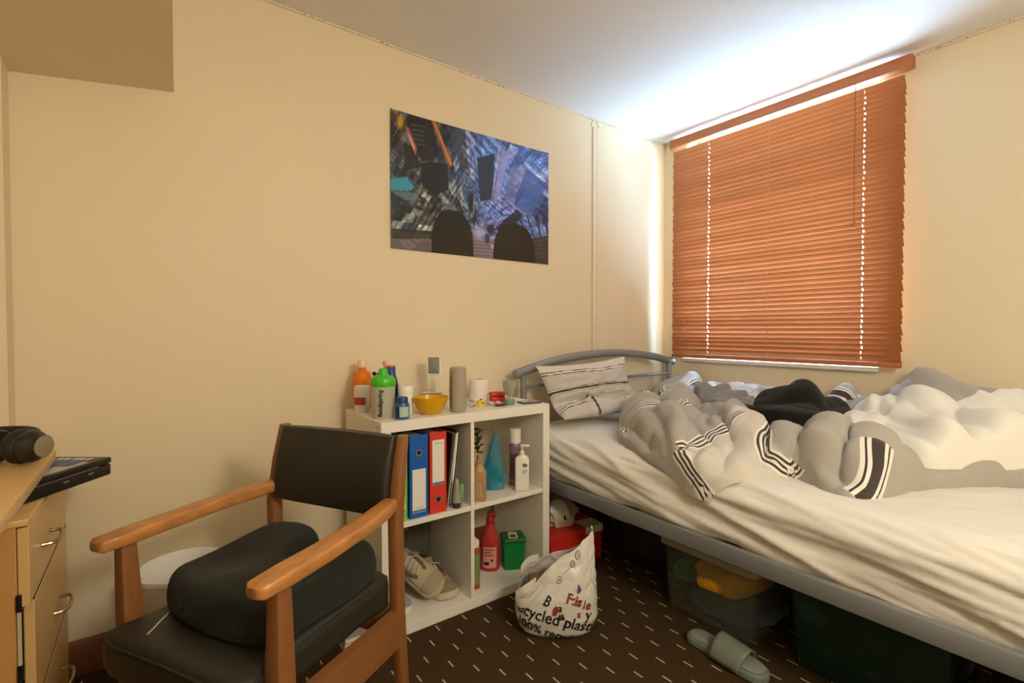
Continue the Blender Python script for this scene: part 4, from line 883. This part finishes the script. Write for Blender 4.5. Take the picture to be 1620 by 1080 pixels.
# ------------------------------------------------------------------ carrier bag on the carpet
def carrier_bag():
    t = thing('carrier_bag', 'white recycled plastic carrier bag with red and black print standing on the carpet', 'bag', (1.188, 1.335, 0), VIEW)
    m_out = glow('white_polythene', (236, 232, 222), .25, .3)
    nth, nv = 300, 70
    TH = np.linspace(0, 2 * PI, nth, endpoint=False)                  # 0 = right, -pi/2 = front
    def rim(th):      # height of the opening round the bag: a tall peak at the right, low at the left
        return np.interp(np.degrees(th) % 360, [0, 25, 60, 90, 130, 165, 195, 220, 245, 270, 300, 330, 350, 360], [.372, .335, .285, .255, .215, .165, .150, .178, .236, .288, .332, .358, .380, .372])
    def S(th, v):
        th = np.asarray(th, float); v = np.asarray(v, float); H = rim(th); z = v * H
        zz = np.clip(z / .36, 0, 1)
        a = np.interp(zz, [0, .06, .2, .38, .55, .75, 1], [.112, .134, .150, .146, .128, .108, .082]); b = np.interp(zz, [0, .06, .2, .4, .6, .8, 1], [.070, .092, .104, .098, .078, .050, .020])
        ox = np.interp(zz, [0, .3, .6, 1], [0, 0, .015, .052])
        k = 1 + (.02 + .05 * smooth(.13, .20, z)) * noise(np.cos(th) * 2.6 + 5, np.sin(th) * 2.6 + z * 11, 201) + .050 * (np.abs(noise(th * 1.9 + z * 9, z * 15 - th, 205)) - .3) * smooth(.10, .20, z) * 1.6
        k = k - .05 * smooth(.12, .18, z) * (1 - np.abs(noise(th * 2.2 - z * 12, z * 8 + 3, 207))) ** 6
        c, s = np.cos(th), np.sin(th); e = .72
        x = ox + a * k * np.sign(c) * np.abs(c) ** e; y = b * k * np.sign(s) * np.abs(s) ** e
        return np.stack([x, y, z + .004 * np.sin(3 * th) * smooth(.0, .1, z)], -1)
    V, THg = np.meshgrid(np.linspace(0, 1, nv) ** .9, np.r_[TH, TH[:1]], indexing='ij')
    Pn = S(THg, V); o = grid_mesh('bag_skin', Pn, m_out, None, None, t)
    sd = o.modifiers.new('film', 'SOLIDIFY'); sd.thickness = .0012; sd.offset = -1
    bt = MB(); ring = [tuple(p) for p in S(TH, np.zeros(nth))]; bt.raw([(x, y, .001) for x, y, z in ring], [list(range(nth))]); bt.build('bag_base', m_out, t)
    def on(th, z, off=.0012):
        H = rim(np.array(th)); v = np.clip(z / H, 0, 1); e = 2e-3; p = S(th, v)
        d1 = S(th + e, v) - S(th - e, v); d2 = S(th, np.clip(v + .02, 0, 1)) - S(th, np.clip(v - .02, 0, 1)); n = np.cross(d1, d2); n = n / np.linalg.norm(n); return Vector(p + n * off)
    # arc length along the front so that lettering keeps its width
    tt = np.linspace(-PI, 0.35, 600); pp = S(tt, np.full(600, .10 / .2)); ss = np.r_[0, np.cumsum(np.linalg.norm(np.diff(pp[:, :2], axis=0), axis=1))]; s0 = np.interp(-PI / 2, tt, ss)
    def stamp(body, size, xc, zc, rot, m, name='lettering', bold=.0006):
        Vv, F = text_polys(body, size, 0, bold); out = []
        for q in Vv:
            a, b = q.x, q.y; a, b = a * math.cos(rot) - b * math.sin(rot), a * math.sin(rot) + b * math.cos(rot)
            out.append(on(np.interp(s0 + xc + a, ss, tt), zc + b, .004))
        MB().raw(out, F).build(name, m, t)
    def patch(pts, m, name='print_mark'):
        MB().raw([on(np.interp(s0 + x, ss, tt), z, .005) for x, z in pts], [list(range(len(pts)))]).build(name, m, t)
    M_rd = mat('maroon_print', (142, 52, 36), .5); M_pk = mat('dark_plum_print', (64, 34, 40), .5)
    stamp('ecycled plastic', .054, .0, .080, R(-14), M_ink); stamp('100% recycled', .046, -.03, .034, R(-17), M_ink)
    stamp('B', .046, -.045, .142, R(-25), M_ink); stamp('a', .036, .004, .120, R(-8), M_ink)
    stamp('F:is', .046, .052, .146, R(-14), M_rd, bold=.0012); stamp('le', .042, .100, .128, R(-14), M_rd, bold=.001); stamp('s', .036, .072, .100, R(-5), M_rd); stamp('y', .050, .106, .094, R(-10), M_pk, bold=.001)
    patch([(-.022, .098), (-.008, .096), (-.002, .118), (-.010, .130), (-.020, .120)], M_rd); patch([(.060, .172), (.068, .170), (.076, .180), (.066, .200), (.064, .184)], mat('violet_print', (70, 48, 96), .5))
    patch([(.002, .082), (.022, .084), (.014, .106)], M_pk)
    # recycling marks beside the opening
    def ring_mark(x, z, r, body=None):
        pts = [(x + r * math.cos(a), z + r * math.sin(a)) for a in np.linspace(0, 2 * PI, 18, endpoint=False)]
        MB().tube([on(np.interp(s0 + a, ss, tt), b, .002) for a, b in pts], .0011, 5, closed=True).build('recycling_mark', M_ink, t)
        if body: stamp(body, r * 1.4, x, z, R(30), M_ink, 'recycling_mark', .0002)
    ring_mark(.058, .286, .0135, '2'); ring_mark(.036, .258, .0095, '+'); ring_mark(-.012, .208, .011, 'o')
    MB().tube([on(np.interp(s0 + a, ss, tt), b, .002) for a, b in ((.0, .222), (.012, .234), (.026, .247))], .0006, 4).build('print_line', M_ink, t)
    # handle loop folded out at the left, and what can be seen inside
    h = MB(); path = chain([(-.075, -.055, .195), (-.120, -.070, .172), (-.148, -.060, .146), (-.134, -.082, .132), (-.098, -.094, .146), (-.058, -.090, .190)], 6)
    prev = None; rows = []
    for i, p in enumerate(path):
        w = .016; rows.append([(p[0], p[1], p[2] - w), (p[0] - .002, p[1] - .004, p[2]), (p[0], p[1], p[2] + w)])
    h.grid(rows); h.build('handle', m_out, t)
    h = MB(); rows = []
    for p in chain([(-.135, .02, .150), (-.128, -.010, .215), (-.098, .015, .238), (-.06, .05, .232)], 6): rows.append([(p[0], p[1] + .002, p[2] - .013), (p[0], p[1], p[2]), (p[0], p[1] + .002, p[2] + .013)])
    h.grid(rows); h.build('handle', m_out, t)
    return t
carrier_bag()
t = thing('paper_parcel', 'brown paper-wrapped parcel inside the white carrier bag', 'parcel', (1.175, 1.345, .006), VIEW)
MB().box(-.085, .075, -.045, .045, 0, .175, .012, 3).build('wrap', mat('brown_kraft_paper', (124, 86, 64), .8, bump=.4, scale=40), t)
MB().box(-.02, .0, -.0458, -.044, .0, .17).build('tape', mat('tan_tape', (150, 112, 84), .35), t)

# ------------------------------------------------------------------ shoe box and paper bag between shelf and bed
t = thing('shoe_box', 'red shoe box with a white corner under the bed beside the shelf', 'box', (1.600, 1.745, 0), R(-6))
M_rbox = mat('red_shoebox_card', (206, 44, 30), .5)
MB().box(-.150, .150, -.105, .105, 0, .118, .002, 1).build('body', M_rbox, t); ld = MB().box(-.154, .154, -.109, .109, .1182, .160, .002, 1).build('lid', M_rbox, t)
MB().box(.05, .1545, -.1095, -.02, .128, .1605, .0005, 1).build('white_corner', M_wp, ld)
MB().raw([(-.02 + .10 * math.cos(a) * .3, -.1096, .062 + .02 * math.sin(a)) for a in np.linspace(0, 2 * PI, 12, endpoint=False)], [list(range(12))]).build('white_mark', M_wp, t)
t = thing('small_carrier_bag', 'crumpled white plastic bag with a black mark on top of the red shoe box', 'bag', (1.575, 1.745, .161), 0)
sb = []
for j in range(9):
    v = j / 8; r_ = .090 * math.sin(PI * (.25 + .62 * v)) ** .8
    sb.append([(r_ * (1 + .22 * math.sin(3 * a + 4 * v) + .12 * math.sin(7 * a + v * 9)) * math.cos(a), r_ * .8 * (1 + .18 * math.sin(4 * a + 3 * v)) * math.sin(a), .115 * v * (1 + .12 * math.sin(2 * a))) for a in np.linspace(0, 2 * PI, 22, endpoint=False)])
b = MB(); b.face_loops(sb); b.build('bag_skin', glow('thin_white_polythene', (228, 224, 212), .2, .4), t, 25)
MB().box(-.035, -.008, -.004, .0, .045, .066, .002, mtx=T(0, -.078, 0, R(-10))).build('black_mark', M_ink, t)

# ------------------------------------------------------------------ under the bed
def clear_box(name, label, cat, loc, size, m, rz=0, lidm=None):
    t = thing(name, label, cat, loc, rz); a, b, h = size[0] / 2, size[1] / 2, size[2]
    def rr(w, d, z, r=.03): return [((w - r) * sx + r * math.cos(q), (d - r) * sy + r * math.sin(q), z) for sx, sy, a0 in ((1, 1, 0), (-1, 1, PI / 2), (-1, -1, PI), (1, -1, 1.5 * PI)) for q in np.linspace(a0, a0 + PI / 2, 5)]
    w = MB(); w.face_loops([rr(a * .90, b * .90, .003), rr(a * .92, b * .92, .010), rr(a * .98, b * .98, h - .03), rr(a * .955, b * .955, h - .03), rr(a * .895, b * .895, .012), rr(a * .88, b * .88, .008)]); w.build('tub', m, t)
    w = MB(); w.face_loops([rr(a * .98, b * .98, h - .030), rr(a * 1.03, b * 1.03, h - .026), rr(a * 1.03, b * 1.03, h - .004), rr(a * .99, b * .99, h), rr(a * .955, b * .955, h), rr(a * .955, b * .955, h - .03)], True, False, False); w.build('rim', lidm or m, t)
    return t
M_cbox = thin('clear_storage_plastic', (200, 204, 196), .10, .15); M_crim = thin('milky_storage_rim', (176, 172, 158), .8, .3)
clear_box('storage_box', 'clear plastic storage box of bright clothes under the bed', 'storage box', (1.835, 1.015, 0), (.42, .38, .275), M_cbox, 0, M_crim)
def garment(name, label, loc, size, rgb, nm, seed, rz=0):
    n, m_ = 30, 18; a, b, h = size; rows = []
    for j in range(m_):
        v = j / (m_ - 1); ph = PI * v; row = []
        for i in range(n):
            q = 2 * PI * i / n; d = 1 + .16 * float(noise(np.array([math.cos(q) * 2 + seed]), np.array([math.sin(q) * 2 + v * 3]), seed)[0]) + .13 * math.sin(q * 3 + v * 8 + seed) * math.sin(ph)
            c, s_ = math.cos(q), math.sin(q); e = .6
            row.append((a / 2 * d * math.sin(ph) ** .6 * math.copysign(abs(c) ** e, c), b / 2 * d * math.sin(ph) ** .6 * math.copysign(abs(s_) ** e, s_), max(0.0, h / 2 * (1 - math.copysign(abs(math.cos(ph)) ** .8, math.cos(ph))) * (.9 + .1 * d))))
        rows.append(row)
    bm = MB(); bm.face_loops(rows); o = bm.build(name, mat(nm, rgb, .9, bump=.3, scale=80, sheen=.2), None, 50); o.location = loc; o.rotation_euler = (0, 0, rz)
    return tag(o, label, 'clothes')
garment('folded_jeans', 'faded blue cloth at the bottom of the clear storage box', (1.815, .965, .014), (.31, .26, .095), (72, 92, 128), 'faded_denim', 3)
garment('teal_shirt', 'teal green shirt in the corner of the clear storage box', (1.720, 1.125, .105), (.15, .10, .075), (38, 122, 100), 'teal_cotton', 5)
garment('yellow_shirt', 'mustard yellow shirt heaped on top inside the clear storage box', (1.775, .985, .110), (.26, .22, .105), (250, 186, 28), 'mustard_cotton', 8)
garment('brown_scarf', 'dark brown scarf at the back of the clear storage box', (1.80, 1.12, .182), (.16, .09, .055), (70, 40, 28), 'brown_wool', 11)
M_gbox = thin('dark_green_storage_plastic', (30, 62, 54), .75, .25)
clear_box('storage_crate', 'dark green translucent storage crate in the shadow under the bed', 'storage box', (1.875, .535, 0), (.42, .42, .275), M_gbox)
garment('dark_blanket', 'dark green blanket packed inside the dark storage crate', (1.87, .53, .014), (.33, .33, .17), (26, 56, 48), 'bottle_green_wool', 14)
def duffel(label, loc, size, rz, rgb, nm, name='holdall'):
    t = thing(name, label, 'bag', loc, rz); a, b, h = size; rows = []
    for j in range(15):
        v = j / 14; e = (1 - abs(2 * v - 1) ** 5) ** .4; row = []
        for i in range(20):
            q = 2 * PI * i / 20; c, s_ = math.cos(q), math.sin(q); k = 1 + .05 * math.sin(5 * v * PI + i)
            row.append((a / 2 * max(e, .02) * k * math.copysign(abs(c) ** .6, c), -b / 2 + b * v, max(.001, h / 2 + h / 2 * max(e, .02) * k * math.copysign(abs(s_) ** .6, s_))))
        rows.append(row)
    bm = MB(); bm.face_loops(rows); bm.build('body', mat(nm, rgb, .75, bump=.3, scale=60), t)
    MB().tube(chain([(-a * .3, -b * .22, h * .88), (-a * .46, -b * .16, h * .98), (-a * .46, b * .16, h * .98), (-a * .3, b * .22, h * .88)], 6), .009, 8).build('handle', M_blk, t)
    MB().box(-.006, .006, -b * .42, b * .42, h * .985, h * 1.0, .002).build('zip', mat('dark_zip', (60, 58, 54), .4, metal=.4), t); return t
duffel('black holdall lying under the bed behind the white carrier bag', (1.930, 1.43, 0), (.34, .36, .29), 0, (20, 20, 22), 'black_nylon')
duffel('dark plum holdall under the bed at the right edge of the picture', (1.90, .14, 0), (.36, .30, .22), 0, (40, 28, 40), 'plum_nylon')
o = tag(MB().tube(chain([(1.53, 1.50, .325), (1.56, 1.44, .305), (1.57, 1.40, .298), (1.56, 1.34, .303), (1.55, 1.28, .318), (1.60, 1.25, .345)], 6), .0022, 6).build('white_cable', mat('white_cable_rubber', (206, 202, 190), .5)), 'thin white cable drooping under the bed side rail', 'cable')
# slide sandal
t = thing('slide_sandal', 'single grey-green slide sandal on the carpet by the bed', 'sandal', (1.520, .868, 0), R(-2))
out = chain_closed([(-.036, .115), (0, .137), (.036, .115), (.040, .04), (.046, -.06), (.034, -.125), (0, -.145), (-.038, -.125), (-.046, -.06), (-.036, .04)], 5)
M_sl = mat('sage_grey_rubber', (116, 124, 112), .55, bump=.05, scale=200)
MB().slab(out, 0, .030, .009, 4).build('sole', M_sl, t); MB().slab([(x * .86, y * .92) for x, y in out], .0302, .034, .0018, 2).build('footbed', mat('worn_sage_footbed', (138, 146, 132), .6), t)
sp = MB(); rows = []
for j in range(11):
    y = .030 - .105 * j / 10; rows.append([((.052 - .010 * (abs(j - 5) / 5) * .2) * math.cos(a), y - .012 * math.sin(a), .012 + (.056 + .012 * (1 - j / 10)) * math.sin(a)) for a in np.linspace(0, PI, 15)])
sp.grid(rows); st = sp.build('strap', M_sl, t); sd = st.modifiers.new('thick', 'SOLIDIFY'); sd.thickness = .006; sd.offset = 0
for k, (h, lb) in enumerate(((.002, 'white paperback lowest of the pile on the carpet behind the chair leg'), (.020, 'cream paperback in the middle of the pile behind the chair leg'), (.036, 'grey-covered paperback on top of the pile behind the chair leg'))):
    t = thing('paperback', lb, 'book', (.565 + .004 * k, 1.755 - .01 * k, h - .002), R(3 - 3 * k), 'paperbacks piled beside the shelf')
    MB().box(-.052, .052, -.10, .10, .0015, .0145).build('pages', M_paper, t); MB().box(-.054, .054, -.102, .102, 0, .0014).box(-.054, .054, -.102, .102, .0146, .016).box(-.055, -.0535, -.102, .102, 0, .016).build('cover', mat('book_cover_%d' % k, ((222, 216, 204), (206, 196, 170), (150, 146, 140))[k], .6), t)
t = thing('waste_bin', 'round white plastic waste bin between the chair and the poster wall', 'bin', (.075, 1.845, 0))
cylpart([(.001, .004), (.085, .0), (.088, .004), (.118, .335), (.124, .338), (.124, .352), (.118, .354), (.114, .340), (.084, .010), (.001, .008)], 'body', M_wp, t, 40, cap0=False, cap1=False)

# ------------------------------------------------------------------ armchair
M_oak = mat('worn_varnished_wood', (182, 124, 66), .38, bump=.08, scale=9, vary=.5, stretch=(7, 2.2, 7), coat=.1)
M_oakd = mat('reddish_varnished_wood', (136, 88, 48), .42, bump=.08, scale=14, vary=.22, stretch=(14, 14, 1.2), coat=.15)
M_vin = mat('black_vinyl', (42, 40, 33), .45, bump=.12, scale=90, spec=.4)
ch = thing('armchair', 'wooden armchair with worn arms and black vinyl seat and back', 'chair', (.206, 1.2515, 0), math.atan2(-.86, .51))
def bar(name, secs, m=M_oakd, bev=.006):
    """a wooden member lofted through rectangles (centre, half sizes in x and y) at given heights"""
    b = MB(); rows = []
    for (cx, cy, z, hx, hy) in secs:
        r = min(bev, hx * .5, hy * .5); rows.append([(cx + (hx - r) * sx + r * math.cos(q), cy + (hy - r) * sy + r * math.sin(q), z) for sx, sy, a0 in ((1, 1, 0), (-1, 1, PI / 2), (-1, -1, PI), (1, -1, 1.5 * PI)) for q in np.linspace(a0, a0 + PI / 2, 3)])
    b.face_loops(rows); return b.build(name, m, ch)
for s in (-1, 1):
    bar('front_leg', [(s * .222, -.150, 0, .017, .018), (s * .222, -.152, .36, .020, .022), (s * .226, -.156, .46, .019, .021), (s * .230, -.160, .618, .015, .017)])
    bar('rear_leg', [(s * .216, .250, 0, .013, .015), (s * .213, .222, .36, .0145, .018), (s * .212, .218, .60, .0145, .018), (s * .210, .236, .72, .014, .016), (s * .208, .256, .812, .0125, .013)])
    am = MB(); rows = []
    for y, x, z, hw, hh in ((-.218, .232, .632, .016, .009), (-.210, .232, .633, .024, .014), (-.15, .232, .634, .027, .016), (-.05, .232, .636, .026, .016), (.08, .226, .640, .024, .016), (.16, .214, .642, .023, .017), (.205, .205, .644, .020, .016), (.222, .202, .645, .012, .009)):
        rows.append([(s * x + (hw * abs(math.cos(q)) ** .38 * math.copysign(1, math.cos(q))), y, z + (hh * abs(math.sin(q)) ** .42 * math.copysign(1, math.sin(q)))) for q in np.linspace(0, 2 * PI, 24, endpoint=False)])
    am.face_loops(rows); am.build('armrest', M_oak, ch, 50)
    bar('side_apron', [(s * .220, .036, .285, .013, .168), (s * .220, .036, .375, .013, .168)], M_oakd, .004)
bar('front_apron', [(0, -.150, .300, .202, .012), (0, -.150, .372, .202, .012)], M_oakd, .004); bar('back_apron', [(0, .222, .300, .200, .012), (0, .222, .372, .200, .012)], M_oakd, .004)
seat = chain_closed([(-.196, -.225), (0, -.235), (.196, -.225), (.200, -.12), (.198, .10), (.190, .215), (0, .222), (-.190, .215), (-.198, .10), (-.200, -.12)], 4)
sm_ = MB().slab(seat, .374, .464, .028, 6).build('seat_pad', M_vin, ch)
MB().tube([(x * .985, y * .985, .452) for x, y in seat], .0028, 6, closed=True).build('seam', M_vin, sm_)
MB().tube([(-.104, -.192, .4640), (-.114, -.172, .4650), (-.128, -.150, .4652), (-.142, -.124, .4650)], .0015, 5).build('white_scratch', mat('white_scuff', (206, 200, 184), .8), sm_)
bp = MB(); rows = []
for k in range(13):
    q = k / 12; z = .615 + .195 * q; yc = .205 + .036 * q - .006 * math.sin(PI * q); hw = .196; th = .024 * math.sin(PI * (.08 + .84 * q)) ** .35
    row = []
    for i in range(28):
        a = 2 * PI * i / 28; c, s_ = math.cos(a), math.sin(a); X = hw * math.copysign(abs(c) ** .35, c)
        row.append((X, yc + th * math.copysign(abs(s_) ** .5, s_) + .018 * (1 - (X / hw) ** 2), z - .008 * (1 - (X / hw) ** 2) * (1 - q)))
    rows.append(row)
bp.face_loops(rows); bp.build('backrest', M_vin, ch, 60)
# coccyx cushion
M_cu = mat('black_velour', (34, 36, 29), .8, bump=.5, scale=500, sheen=.06, spec=.22)
cu = thing('seat_cushion', 'black U-shaped foam seat cushion lying on the wooden armchair', 'cushion', (.206, 1.2515, .4655), math.atan2(-.86, .51))
uo = chain_closed([(-.198, -.03), (-.182, -.102), (-.09, -.142), (.06, -.156), (.170, -.130), (.192, -.02), (.198, .10), (.182, .178), (.14, .198), (.088, .190), (.062, .15), (.050, .082), (.030, .058), (.010, .082), (.008, .150), (-.024, .200), (-.10, .218), (-.176, .186), (-.196, .09)], 4)
def cushion_mesh():
    x, y = np.meshgrid(np.linspace(-.21, .21, 106), np.linspace(-.18, .21, 98)); sd = poly_sdf(x, y, uo); e = np.clip(sd / .034, 0, 1)
    pr = np.sqrt(np.clip(1 - (1 - e) ** 2, 0, 1)); top = .082 + .012 * smooth(.0, .18, y) + .012 * np.exp(-((x + .0) / .05) ** 2 - ((y + .09) / .05) ** 2) - .014 * np.exp(-((np.abs(x) - .10) / .06) ** 2 - ((y + .0) / .07) ** 2)
    z = .030 + (top - .030) * pr; keep = sd > -.004; keep = keep[:-1, :-1] | keep[1:, 1:] | keep[:-1, 1:] | keep[1:, :-1]
    # pull the outermost grid points back onto the outline
    gy, gx = np.gradient(sd, .004); out = sd < 0; gm = np.hypot(gx, gy) + 1e-6; x = np.where(out, x - gx / gm * sd, x); y = np.where(out, y - gy / gm * sd, y)
    return grid_mesh('cushion_top', np.stack([x, y, z], -1), M_cu, None, keep, cu)
cushion_mesh(); MB().slab(uo, 0, .042, .016, 5).build('cushion_base', M_cu, cu)

# ------------------------------------------------------------------ desk corner
M_beech = mat('beech_laminate', (220, 180, 118), .4, bump=.02, scale=20, vary=.06, stretch=(10, 1, 10))
M_beechd = mat('beech_side_panel', (206, 152, 86), .5, vary=.08, scale=10, stretch=(8, 8, 1))
dk = thing('desk', 'beech desk whose corner reaches in at the left edge', 'desk', (-.55, 1.20, 0))
wchild(MB().box(-.90, -.198, .62, 1.712, .755, .780, .003).build('desktop', M_beech), dk)
wchild(MB().box(-.88, -.86, .66, 1.69, .30, .754).build('modesty_panel', M_beechd), dk)
wchild(MB().box(-.86, -.27, .63, .655, 0, .754, .002).build('side_panel', M_beechd), dk); wchild(MB().box(-.86, -.70, 1.685, 1.71, 0, .754, .002).build('side_panel', M_beechd), dk)
pd = thing('drawer_pedestal', 'pale beech drawer pedestal with bow handles beneath the desk end', 'drawers', (-.44, 1.675, 0))
def pw(o): return wchild(o, pd)
pw(MB().box(-.66, -.226, 1.402, 1.42, .02, .684, .0015, 1).box(-.66, -.226, 1.93, 1.948, .02, .684, .0015, 1).box(-.66, -.642, 1.42, 1.93, .02, .684).box(-.642, -.226, 1.42, 1.93, .02, .04).build('carcass', M_beechd))
pw(MB().box(-.665, -.206, 1.398, 1.952, .6845, .700, .003).build('top', M_beech)); pw(MB().box(-.64, -.25, 1.43, 1.92, 0, .0195).build('plinth', M_beechd))
M_nick = mat('brushed_nickel', (176, 166, 140), .3, metal=.9)
for z0, z1, dx, y0 in ((.516, .680, 0, 1.404), (.276, .508, 0, 1.450), (.045, .268, 0, 1.450)):
    d = pw(MB().box(-.225 + dx, -.207 + dx, y0, 1.946, z0, z1, .002, 1).build('drawer_front', M_beech)); zc = .592 if z0 > .5 else (.362 if z0 > .2 else .16); hy = 1.600 if z0 > .5 else 1.748
    h = MB().tube(chain([(-.207, hy - .052, zc), (-.184, hy - .044, zc), (-.178, hy, zc), (-.184, hy + .044, zc), (-.207, hy + .052, zc)], 6), .0045, 8).build('handle', M_nick, d)
for z_ in (.498, .258): pw(MB().box(-.245, -.2074, 1.4525, 1.944, z_ + .0105, z_ + .0175).build('gap_shade_strip', M_blk))  # black strips added to stand in for the shade in the drawer gaps
pw(MB().box(-.2255, -.2195, 1.396, 1.4015, .40, .51).build('runner_strip', mat('pale_grey_runner', (196, 186, 160), .5))); pw(MB().box(-.2265, -.2185, 1.395, 1.4018, .511, .545).build('runner_end', M_blk)); pw(MB().box(-.2265, -.2185, 1.395, 1.4018, .365, .399).build('runner_end', M_blk))
# flat boxed case on the pedestal
bx = thing('game_case', 'black flat case with a blue and white printed lid sticking out under the desktop', 'case', (-.088, 1.700, .7005), math.atan2(.8, .6))
M_case = mat('black_card_case', (26, 24, 22), .4, bump=.05, scale=60)
MB().box(-.30, 0, 0, .15, 0, .030, .004).build('tray', M_case, bx); lid = MB().box(-.302, .001, -.001, .151, .0312, .047, .004).build('lid', M_case, bx)
MB().box(-.285, -.055, .012, .060, .0471, .0476).build('white_print', mat('pale_grey_print', (196, 192, 180), .5), lid); MB().box(-.10, -.020, .025, .140, .04765, .0479).build('blue_print', mat('slate_blue_print', (70, 92, 132), .45), lid)
for k, w_ in enumerate((.010, .016, .007, .013, .010)): MB().box(-.036 + .002 * (k % 2), -.020, .030 + .019 * k, .030 + .019 * k + w_, .0479, .0484).build('lid_print', M_wp, lid)
MB().box(-.28, -.04, -.0016, -.0008, .0306, .0318).build('edge_line', mat('silver_line', (190, 186, 170), .3, metal=.6), bx)
for x in (-.14, -.07): MB().box(x, x + .014, -.0008, .0002, .018, .021).build('side_mark', mat('pale_mark', (150, 146, 130), .6), bx)
# headphones
hp = thing('headphones', 'black over-ear headphones with a grey end cap lying on the desk', 'headphones', (-.262, 1.595, .7803), VIEW)
M_hp = mat('black_soft_leatherette', (26, 24, 23), .5, bump=.08, scale=80); M_hps = mat('black_shell_plastic', (32, 30, 28), .4)
def cup(x, flip, z=.040):
    k = -1 if flip else 1; m = T(x, 0, z, 0, k * PI / 2)
    e = MB().lathe([(.016, -.024), (.034, -.026), (.0395, -.016), (.0395, -.004), (.034, .004)], 26, m).build('ear_cushion', M_hp, hp)
    MB().lathe([(.034, .0042), (.037, .010), (.036, .020), (.030, .030), (.026, .036), (.026, .042)], 26, m).build('ear_shell', M_hps, hp)
    MB().lathe([(.0245, .0422), (.0245, .0438), (.022, .0445)], 22, m).build('end_cap', mat('grey_beige_cap', (140, 128, 100), .45), hp)
    return e
cup(.035, False); cup(-.048, True, .0395)
MB().tube(chain([(.010, .032, .045), (-.010, .075, .052), (-.075, .120, .055), (-.150, .110, .055), (-.170, .060, .052), (-.080, .025, .045)], 8), .0085, 8).build('headband', M_hp, hp)
